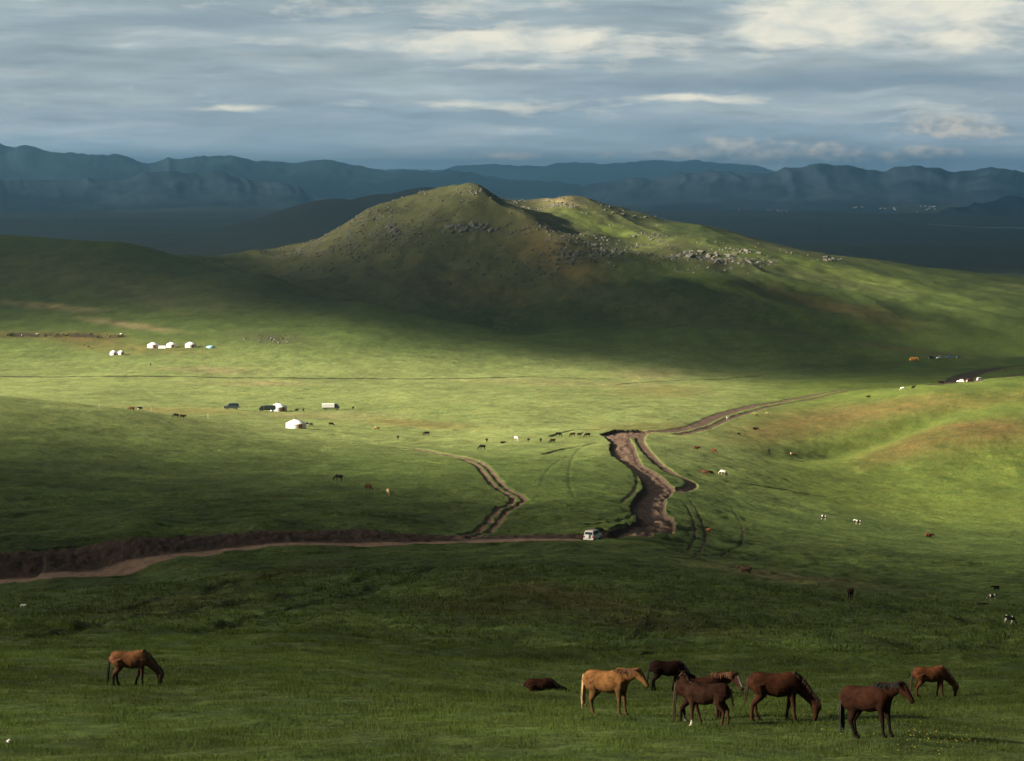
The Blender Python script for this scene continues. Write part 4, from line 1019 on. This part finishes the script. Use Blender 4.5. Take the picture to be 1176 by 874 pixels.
for q in _pick:
    s_ = .35 + 1.1 * g.random() ** 3; v = IC1 * (1 + .5 * (g.random((len(IC1), 1)) - .5)) * np.array((1.2, .9, .75)) * s_
    an = g.uniform(0, 6.28); ca, sa = math.cos(an), math.sin(an); v = v @ np.array(((ca, sa, 0), (-sa, ca, 0), (0, 0, 1)))
    xx, yy = CO[q, 0] + g.uniform(-1.5, 1.5), CO[q, 1] + g.uniform(-3, 3)
    VV.append(v + np.array((xx, yy, ground(xx, yy) + s_ * .2))); FF.append(IF1 + nn); nn += len(IC1)
tag(mesh_np('scree', np.concatenate(VV), np.concatenate(FF), rk, False), kind='stuff')
for k, (px, py, lab) in enumerate(((705,247,'stone cairn leftmost on the crest right of the second summit'),(716,248,'stone cairn second on the crest right of the second summit'),(728,249,'stone cairn third on the crest right of the second summit'),(742,250,'stone cairn fourth on the crest right of the second summit'),(753,250.5,'stone cairn rightmost on the crest right of the second summit'))):
    c = hit(px, py, 1500, 2400); r = random.Random(k); lst = []
    for j in range(14): lst.append(rock((r.gauss(0, .7), r.gauss(0, .6), .2 + .09 * j), r.uniform(.6, 1.2), 5000 + k * 50 + j))
    v, f = join(lst); o = mesh_np('stone_cairn', v, f, rk, False); o.location = (c[0], c[1], ground(c[0], c[1])); tag(o, lab, 'cairn', 'cairns along the crest')
M_WSTONE = simple_mat('white_quartz', (.72, .70, .66), .8, .15, 8)
for px, py, s, lab in ((28, 693, .42, 'white stone lying on the dark grass below the dirt road'), (10, 851, .11, 'small white stone in the near grass at the bottom left')):
    p = stand(px, py); v, f = rock((0, 0, s * .3), s, 77 + int(px)); o = mesh_np('white_stone', v, f, M_WSTONE); o.location = p; tag(o, lab, 'stone')

# far town in the plain, read as one mass
r = random.Random(4); lst = []
for k in range(110):
    px = r.gauss(925, 42) if k < 85 else r.choice((r.gauss(478, 14), r.gauss(1063, 6))); py = r.gauss(238, 2.4) if px > 700 else 251 + r.gauss(0, 2)
    h = hit(px, py, 3500, 30000)
    if h[1] > 26000 or h[1] < 3600: continue
    s = h[1] / 2777. * .9; lst.append(bx((h[0], h[1], ground(h[0], h[1]) + s * .4), (s * r.uniform(.6, 1.8), s * 2, s * r.uniform(.5, .9)), r.uniform(0, 1)))
v, f = join(lst); tag(mesh_np('distant_village', v, f, simple_mat('pale_render', (.42, .40, .38), .9, .3, .01), False), kind='stuff')

# ------------------------------------------------------------------ grass blades on the near slope, coarser tufts beyond
gb, t = new_mat('grass_blade')
tint = t.add('ShaderNodeVertexColor', layer_name='tint').outputs[0]
dif = t.add('ShaderNodeBsdfDiffuse', {'Color': tint}); trn = t.add('ShaderNodeBsdfTranslucent', {'Color': t.mix(1.0, tint, (1.0, 1.1, .6), 'MULTIPLY')})
mx = t.add('ShaderNodeMixShader', {0: .3, 1: dif, 2: trn}); t.add('ShaderNodeOutputMaterial', {'Surface': mx})
def sample_grid(A, x, y):
    th = np.arctan2(x, y); r = np.hypot(x, y); a = np.clip(np.searchsorted(TH, th) - 1, 0, NT - 2); b = np.clip(np.searchsorted(RR, r) - 1, 0, NR - 2)
    u = (th - TH[a]) / (TH[a + 1] - TH[a]); v = (r - RR[b]) / (RR[b + 1] - RR[b])
    if A.ndim == 3: u = u[:, None]; v = v[:, None]
    return (A[b, a] * (1 - u) + A[b, a + 1] * u) * (1 - v) + (A[b + 1, a] * (1 - u) + A[b + 1, a + 1] * u) * v
def blades(name, n, r0, r1, hgt, wid, seed, power=1.0):
    g = np.random.default_rng(seed); th = g.uniform(-.236, .236, n); r = np.exp(g.uniform(math.log(r0), math.log(r1), n)) if power == 1 else (r0 ** power + g.random(n) * (r1 ** power - r0 ** power)) ** (1 / power)
    x, y = r * np.sin(th), r * np.cos(th)
    cl = fbm(x / 1.3, y / 1.3, 401, 3); keep = (cl + .25 * (g.random(n) - .5) > .40) & (sample_grid(DIRT, x, y) < .3)
    x, y, r, cl = x[keep], y[keep], r[keep], cl[keep]; n = len(x)
    z = sample_grid(GZ, x, y); c = sample_grid(TINT, x, y)
    h = hgt * (.45 + 1.1 * g.random(n)) * (.55 + 1.0 * np.clip((cl - .35) * 2.4, 0, 1.2)) * (r / 70) ** .35; w = wid * (.6 + .8 * g.random(n)) * (r / 70) ** .8
    an = g.uniform(0, 6.28, n); la = g.uniform(0, 6.28, n); lean = h * g.uniform(.1, .7, n)
    dx, dy = np.cos(an) * w / 2, np.sin(an) * w / 2
    V = np.empty((n, 3, 3)); V[:, 0] = np.stack((x - dx, y - dy, z - .03), -1); V[:, 1] = np.stack((x + dx, y + dy, z - .03), -1); V[:, 2] = np.stack((x + np.cos(la) * lean, y + np.sin(la) * lean, z + h), -1)
    c = c * (.75 + .6 * g.random((n, 1))) * np.array((1.0, 1.0, 1.0)); k = g.random(n) < .06; c[k] = c[k] * .4 + np.array((.16, .13, .05)) * .6
    C = np.repeat(c[:, None, :], 3, 1); C[:, 2] *= 1.25
    o = mesh_np(name, V.reshape(-1, 3), np.arange(n * 3).reshape(n, 3), gb, False, None, {'tint': C.reshape(-1, 3)})
    tag(o, kind='stuff'); return o
blades('grass', 700000, 50, 150, .078, .018, 11, 1.3)
blades('grass', 170000, 140, 300, .12, .045, 12, .8)
# yellow flowers in the grass near the dark horse
fl = simple_mat('yellow_petal', (.45, .36, .05), .8, .2, 20); g = np.random.default_rng(5); V = []; Fc = []
for k in range(62):
    px, py = (g.normal(1075, 26), g.normal(856, 7)) if k < 45 else (g.uniform(940, 1170), g.uniform(835, 873))
    p = stand(px, min(py, 880)); s = g.uniform(.012, .022); hh = p.z + g.uniform(.16, .26); o_ = len(V)
    for j in range(6): V.append((p.x + s * math.cos(j * 1.047), p.y + s * math.sin(j * 1.047), hh + .008))
    V.append((p.x, p.y, hh - .012)); Fc += [(o_ + j, o_ + (j + 1) % 6, o_ + 6) for j in range(6)]
tag(mesh_np('wildflowers', np.array(V), np.array(Fc), fl, False), kind='stuff')
# ------------------------------------------------------------------ light, sky, cloud, air
SUN_EL, SUN_AZ = R(21.0), R(-103.0)        # azimuth measured from +Y towards +X: low in the left, a little behind
S2 = np.array((math.sin(SUN_AZ) * math.cos(SUN_EL), math.cos(SUN_AZ) * math.cos(SUN_EL), math.sin(SUN_EL)))
EXPO = 2.0
sun = bpy.data.lights.new('sun', 'SUN'); sun.energy = 5.0; sun.angle = R(.53); sun.color = (1.0, .89, .71)
so = bpy.data.objects.new('sun', sun); COL.objects.link(so)
so.rotation_euler = Vector(S2).to_track_quat('Z', 'Y').to_euler(); so.location = (-300, -60, 400)

W = bpy.data.worlds.new('World'); SC.world = W; W.use_nodes = True
t = NT_(W.node_tree)
sky = t.add('ShaderNodeTexSky', sky_type='NISHITA', sun_disc=False, sun_elevation=SUN_EL, sun_rotation=SUN_AZ)
gen = t.add('ShaderNodeTexCoord').outputs['Generated']
sx = t.add('ShaderNodeSeparateXYZ', {0: gen})
az = t.m('ARCTAN2', sx.outputs[0], sx.outputs[1]); el = t.m('ARCSINE', sx.outputs[2])
U = t.m('MULTIPLY', az, F); V = t.m('MULTIPLY', el, F)           # both in 1/2777 rad
def vec(a, b, c=0.0): return t.add('ShaderNodeCombineXYZ', {0: a, 1: b, 2: c}).outputs[0]
K = 10.0 / 2 ** EXPO
def cc(r, g, b, k=1.22): return tuple(v * K * k for v in lin(r, g, b))
warp = t.noise(vec(t.m('MULTIPLY', U, .006), t.m('MULTIPLY', V, .02)), 1.0, 3)
Vw = t.m('ADD', V, t.m('MULTIPLY', t.m('SUBTRACT', warp, .5), 26.0))
n_a = t.noise(vec(t.m('MULTIPLY', U, .0042), t.m('MULTIPLY', Vw, .034), 3.1), 1.0, 7, .56)
n_b = t.noise(vec(t.m('MULTIPLY', U, .0021), t.m('MULTIPLY', Vw, .013), 8.3), 1.0, 4, .5)
n_d = t.noise(vec(t.m('MULTIPLY', U, .011), t.m('MULTIPLY', Vw, .10), 6.6), 1.0, 8, .6)
n_c = t.noise(vec(t.m('MULTIPLY', U, .016), t.m('MULTIPLY', V, .045), 1.7), 1.0, 8, .62, .3)
grad = t.ramp(t.m('MULTIPLY', V, 1 / 220.0, clamp=True), [(0.0, cc(150, 172, 188)), (.25, cc(142, 163, 178)), (.55, cc(146, 161, 171)), (.8, cc(150, 165, 174)), (1.0, cc(147, 163, 171))])
col = t.mix(t.ramp(n_b, [(.38, 0.0), (.66, .75)]), grad, cc(134, 149, 159))
col = t.mix(t.ramp(n_a, [(.46, 0.0), (.72, .75)]), col, cc(178, 188, 190))
col = t.mix(t.ramp(n_a, [(.28, .8), (.44, 0.0)]), col, cc(126, 143, 155))
col = t.mix(1.0, col, t.ramp(n_d, [(.28, .84), (.5, 1.0), (.74, 1.15)]), 'MULTIPLY')
def patch(px, py, rx, ry):
    a = t.m('MULTIPLY', t.m('SUBTRACT', U, px - CX), 1.0 / rx); b = t.m('MULTIPLY', t.m('SUBTRACT', Vw, 200.0 - py), 1.0 / ry)
    return t.m('POWER', 2.718, t.m('MULTIPLY', t.m('ADD', t.m('MULTIPLY', a, a), t.m('MULTIPLY', b, b)), -1.0))
def addp(lst):
    s = None
    for p, k in lst:
        v = t.m('MULTIPLY', patch(*p), k); s = v if s is None else t.m('ADD', s, v)
    return s
# long grey bars
bars = addp([((880, 100, 330, 11), 1.0), ((1100, 88, 160, 9), .7), ((690, 17, 90, 8), .9), ((600, 76, 140, 5), .5), ((140, 30, 220, 14), .5), ((330, 22, 220, 10), .5), ((560, 135, 300, 9), .35), ((1150, 118, 120, 8), .6), ((760, 150, 220, 14), .3), ((1130, 165, 80, 8), .5)])
col = t.mix(t.m('MULTIPLY', bars, t.ramp(n_a, [(.30, 1.0), (.62, .45)]), clamp=True), col, cc(116, 136, 153))
# cream sunlit cloud
br = addp([((535, 54, 60, 13), 1.0), ((630, 44, 60, 12), .75), ((920, 38, 85, 17), 1.15), ((1010, 22, 130, 17), .9), ((1120, 12, 90, 12), .9), ((960, 8, 90, 9), .6), ((1090, 50, 120, 18), .45), ((700, 55, 160, 15), .35), ((780, 116, 70, 5), .7), ((560, 122, 130, 8), .45), ((262, 124, 40, 4), .55), ((420, 48, 200, 9), .32), ((620, 78, 80, 5), .5), ((440, 12, 240, 12), .3), ((1080, 143, 60, 12), .6)])
bm_ = t.ramp(t.m('ADD', t.m('MULTIPLY', br, .48), t.m('ADD', t.m('MULTIPLY', n_c, .52), t.m('MULTIPLY', n_d, .34))), [(.50, 0.0), (.61, .38), (.80, .95)])
col = t.mix(bm_, col, t.mix(t.ramp(n_c, [(.36, 0.0), (.6, 1.0)]), cc(192, 197, 194), cc(226, 222, 206)))
# small heaped clouds over the far range
cum = addp([((825, 171, 50, 11), 1.0), ((862, 180, 60, 9), .8), ((765, 178, 30, 5), .8), ((600, 181, 60, 6), .6), ((930, 172, 60, 8), .6), ((1062, 174, 34, 5), 1.0), ((990, 183, 80, 6), .7), ((1085, 145, 50, 12), .7), ((695, 178, 25, 4), .5), ((1110, 152, 60, 8), .5)])
cn = t.noise(vec(t.m('MULTIPLY', U, .045), t.m('MULTIPLY', V, .075), 5.0), 1.0, 7, .6)
cm = t.ramp(t.m('ADD', t.m('MULTIPLY', cum, .72), t.m('MULTIPLY', cn, .6)), [(.46, 0.0), (.70, 1.0)])
ccol = t.mix(t.ramp(cn, [(.4, 0.0), (.62, 1.0)]), cc(150, 164, 174, 1.0), cc(214, 209, 198, 1.0))
col = t.mix(t.m('MULTIPLY', cm, .9), col, ccol)
# heavier, darker cover overhead and behind
over = t.ramp(t.m('MULTIPLY', V, 1 / 2400.0, clamp=True), [(.09, 0.0), (.28, 1.0)])
col = t.mix(1.0, col, t.ramp(t.m('MULTIPLY', V, 1 / 220.0, clamp=True), [(0.0, (3.0, 2.95, 2.95)), (.10, (1.95, 1.92, 1.92)), (.25, (1.45, 1.41, 1.37)), (.5, (1.26, 1.23, 1.19)), (1.0, (1.08, 1.06, 1.03))]), 'MULTIPLY')
col = t.mix(over, col, cc(104, 118, 134, .22))
col = t.mix(.90, t.mix(1.0, sky.outputs[0], (.30, .30, .30), 'MULTIPLY'), col)
bg = t.add('ShaderNodeBackground', {'Color': col, 'Strength': .1})
t.add('ShaderNodeOutputWorld', {'Surface': bg})

SC.view_settings.view_transform = 'Standard'; SC.view_settings.look = 'None'
SC.view_settings.exposure = EXPO; SC.view_settings.gamma = 1.0; SC.view_settings.use_curve_mapping = False

# clouds high outside the picture; they are what shades the ground
SHADE = [  # (px, distance, share of sunlight let through)
 (0,50,.54),(300,50,.54),(600,50,.52),(900,50,.5),(1176,50,.5),
 (0,85,.52),(300,85,.44),(600,90,.40),(900,90,.40),(1176,90,.42),
 (0,120,.30),(300,120,.24),(600,125,.22),(900,120,.24),(1176,120,.22),
 (0,180,.12),(300,190,.09),(600,190,.16),(900,190,.20),(1176,190,.26),
 (0,280,.09),(300,280,.09),(600,280,.13),(900,280,.20),(1176,280,.24),
 (0,340,.05),(300,345,.06),(600,360,.14),(760,380,.55),(900,380,.30),(1176,360,.30),
 (0,420,.03),(300,430,.12),(450,440,.26),(600,430,.5),(760,460,.9),(900,470,.6),(1176,460,.45),
 (0,540,.42),(300,540,.6),(600,540,.9),(150,470,.09),(250,470,.14),(60,500,.32),(300,490,.38),(450,500,.62),(760,560,1),(900,560,1),(1176,560,.85),
 (0,640,.58),(300,640,.8),(600,640,1),(900,660,1),(1176,660,1),
 (0,760,1),(300,760,1),(600,760,1),(900,760,1),(1176,760,1),
 (0,1150,1),(300,1150,1),(600,1150,1),(850,1150,1),(1020,1050,1),(1176,980,1),
 (0,1300,.9),(300,1330,.95),(600,1330,.9),(800,1280,.75),(900,1230,.35),(1100,1200,.15),(1176,1200,.15),
 (0,1450,.95),(200,1450,.95),(400,1450,.85),(600,1420,.5),(800,1400,.12),(1000,1400,.06),(1176,1400,.08),
 (0,1580,.6),(200,1600,.5),(400,1530,.55),(600,1600,.04),(800,1560,.03),(1000,1560,.22),(1176,1560,.38),
 (0,1760,.10),(200,1760,.10),(400,1760,.03),(600,1740,.03),(800,1720,.20),(1000,1700,.42),(1176,1720,.6),
 (0,1950,.05),(200,1950,.06),(400,1920,.07),(600,1860,.08),(800,1850,.55),(1000,1840,.95),(1176,1850,.95),
 (0,2100,.06),(300,2150,.25),(430,2080,.25),(350,2120,.25),(545,2020,.15),(650,2000,.75),(800,2000,.9),(1000,2000,.9),(1176,2000,.7),
 (0,2350,.05),(300,2300,.35),(545,2120,.9),(650,2260,1),(800,2200,.8),(1000,2150,.6),(1176,2150,.5),
 (0,2700,.02),(300,2700,.05),(600,2650,.3),(900,2600,.1),(1176,2600,.05),(0,3200,.01),(600,3200,.01),(1176,3200,.01),
 (-900,50,.3),(2000,50,.3),(-900,300,.2),(2000,300,.4),(-900,760,.9),(2000,760,.9),(-900,1400,.5),(2000,1400,.2),(-900,2300,.1),(2000,2300,.5)]
sp = np.array([(a, math.log(b)) for a, b, c in SHADE]); sv = np.array([-math.log(max(c, .01)) for _, _, c in SHADE])
def sdom(px, lr): return np.stack((px / 420.0, lr * 3.2), -1)
_S = sdom(sp[:, 0], sp[:, 1]); _SA = np.sqrt(((_S[:, None] - _S[None]) ** 2).sum(-1) + .003)
_sw = np.linalg.solve(_SA + 1e-3 * np.eye(len(_S)), sv)
def shade_od(x, y):
    r = np.hypot(x, y); px = CX + F * np.clip(np.arctan2(x, np.maximum(y, 1)), -.55, .55); q = sdom(px, np.log(np.clip(r, 50, 3200)))
    out = np.zeros(x.size); qf = q.reshape(-1, 2)
    for a in range(0, len(qf), 20000):
        out[a:a + 20000] = np.sqrt(((qf[a:a + 20000, None] - _S[None]) ** 2).sum(-1) + .003) @ _sw
    return np.clip(out.reshape(x.shape), 0, 4.6)

def cloud_sheet(name, gx, gy, od, alt, zg, sigma, mat):
    """closed lens-shaped cloud mesh; gx, gy the ground points each column of cloud stands between and the sun"""
    x = gx + S2[0] / S2[2] * (alt - zg); y = gy + S2[1] / S2[2] * (alt - zg)
    th = od * S2[2] / sigma
    nr, nc = x.shape; ok = th > .35
    fq = quads(nr, nc); keep = ok.ravel()[fq].all(1); f = fq[keep]
    u, inv = np.unique(f, return_inverse=True); f = inv.reshape(f.shape); n = len(u)
    X, Y_, T_ = x.ravel()[u], y.ravel()[u], th.ravel()[u]
    up = np.stack((X, Y_, alt + T_ * .65), -1); dn_ = np.stack((X, Y_, alt - T_ * .35), -1)
    # side walls along open edges
    e = np.concatenate([f[:, [k, (k + 1) % 4]] for k in range(4)])
    key = np.sort(e, 1); kk = key[:, 0].astype(np.int64) * n + key[:, 1]
    _, first, cnt = np.unique(kk, return_index=True, return_counts=True); be = e[first[cnt == 1]]
    walls = np.stack((be[:, 1], be[:, 0], be[:, 0] + n, be[:, 1] + n), -1)
    o = mesh_np(name, np.concatenate((up, dn_)), np.concatenate((f, f[:, ::-1] + n, walls)), mat)
    tag(o, kind='stuff'); return o
def cloud_mat(sig):
    m, t = new_mat('cloud_vapour')
    pv = t.add('ShaderNodeVolumePrincipled', {'Color': (.82, .84, .88), 'Density': sig, 'Anisotropy': .3})
    t.add('ShaderNodeOutputMaterial', {'Volume': pv.outputs[0]}); return m
gx, gy = np.meshgrid(np.arange(-1500, 1800, 16.0), np.exp(np.linspace(math.log(44), math.log(3300), 330)))
od = shade_od(gx, gy)
od = od * (.82 + .36 * fbm(gx / 260, gy / 60, 71, 4)) * (.88 + .24 * fbm(gx / 70, gy / 22, 73, 3))
_rd = np.interp(CX + F * np.arctan2(gx, gy), [0, 300, 420, 545, 600, 720, 850, 1176], [2150, 1815, 1690, 1635, 1600, 1540, 1470, 1400]); _pp = CX + F * np.arctan2(gx, gy)
od = np.where((gy > 1640) & (_pp > 520), od * (1 + sst(1700, 1760, gy) * sst(540, 680, _pp) * (-.55 + 1.1 * sst(.35, .62, fbm(gx / 260 + gy / 160, gy / 34 - gx / 500, 72, 3)))), od)
od = od + 1.8 * sst(_rd - 130, _rd - 60, gy) * (1 - sst(_rd + 200, _rd + 400, gy)) * sst(120, 260, _pp) * (1 - sst(850, 1000, _pp))
zz = base_z(gx, gy)
zz = np.where(gy < 2700, np.clip(zz, -125, 0), -130)
cloud_sheet('cloud', gx, gy, od, 760.0, zz, .05, cloud_mat(.05))
gx, gy = np.meshgrid(np.linspace(-13000, 13000, 90), np.exp(np.linspace(math.log(3350), math.log(45000), 60)))
od = np.clip(3.2 * (.6 + .8 * fbm(gx / 2500, gy / 1500, 75, 4)) * (1 - .82 * sst(11500, 15000, gy) * sst(.30, .55, fbm(gx / 1800, gy / 2600, 78, 3))), 0, 6) * sst(3350, 4000, gy) * (1 - sst(11000, 13000, np.abs(gx)))
od = od * sst(45000, 40000, gy)
cloud_sheet('cloud', gx, gy, od, 4200.0, np.full_like(gx, -180.0), .006, cloud_mat(.006))

hm, t = new_mat('haze_air')
pv = t.add('ShaderNodeVolumePrincipled', {'Color': (.34, .70, 1.0), 'Density': 4.5e-5, 'Anisotropy': .85})
t.add('ShaderNodeOutputMaterial', {'Volume': pv.outputs[0]})
x0, x1, y0, y1, z0, z1 = -61000., 61000., -61000., 61000., -290., 330.
hv = [(x, y, z) for z in (z0, z1) for y in (y0, y1) for x in (x0, x1)]
hf = np.array([(0, 2, 3, 1), (4, 5, 7, 6), (0, 1, 5, 4), (2, 6, 7, 3), (0, 4, 6, 2), (1, 3, 7, 5)])
tag(mesh_np('haze', np.array(hv), hf, hm, False), kind='stuff')

SC.render.engine = 'CYCLES'
cy = SC.cycles
cy.use_denoising = True; cy.max_bounces = 4; cy.diffuse_bounces = 2; cy.glossy_bounces = 1; cy.transmission_bounces = 1; cy.volume_bounces = 1
cy.transparent_max_bounces = 24; cy.sample_clamp_indirect = 3.0
try: cy.denoiser = 'OPENIMAGEDENOISE'
except Exception: pass
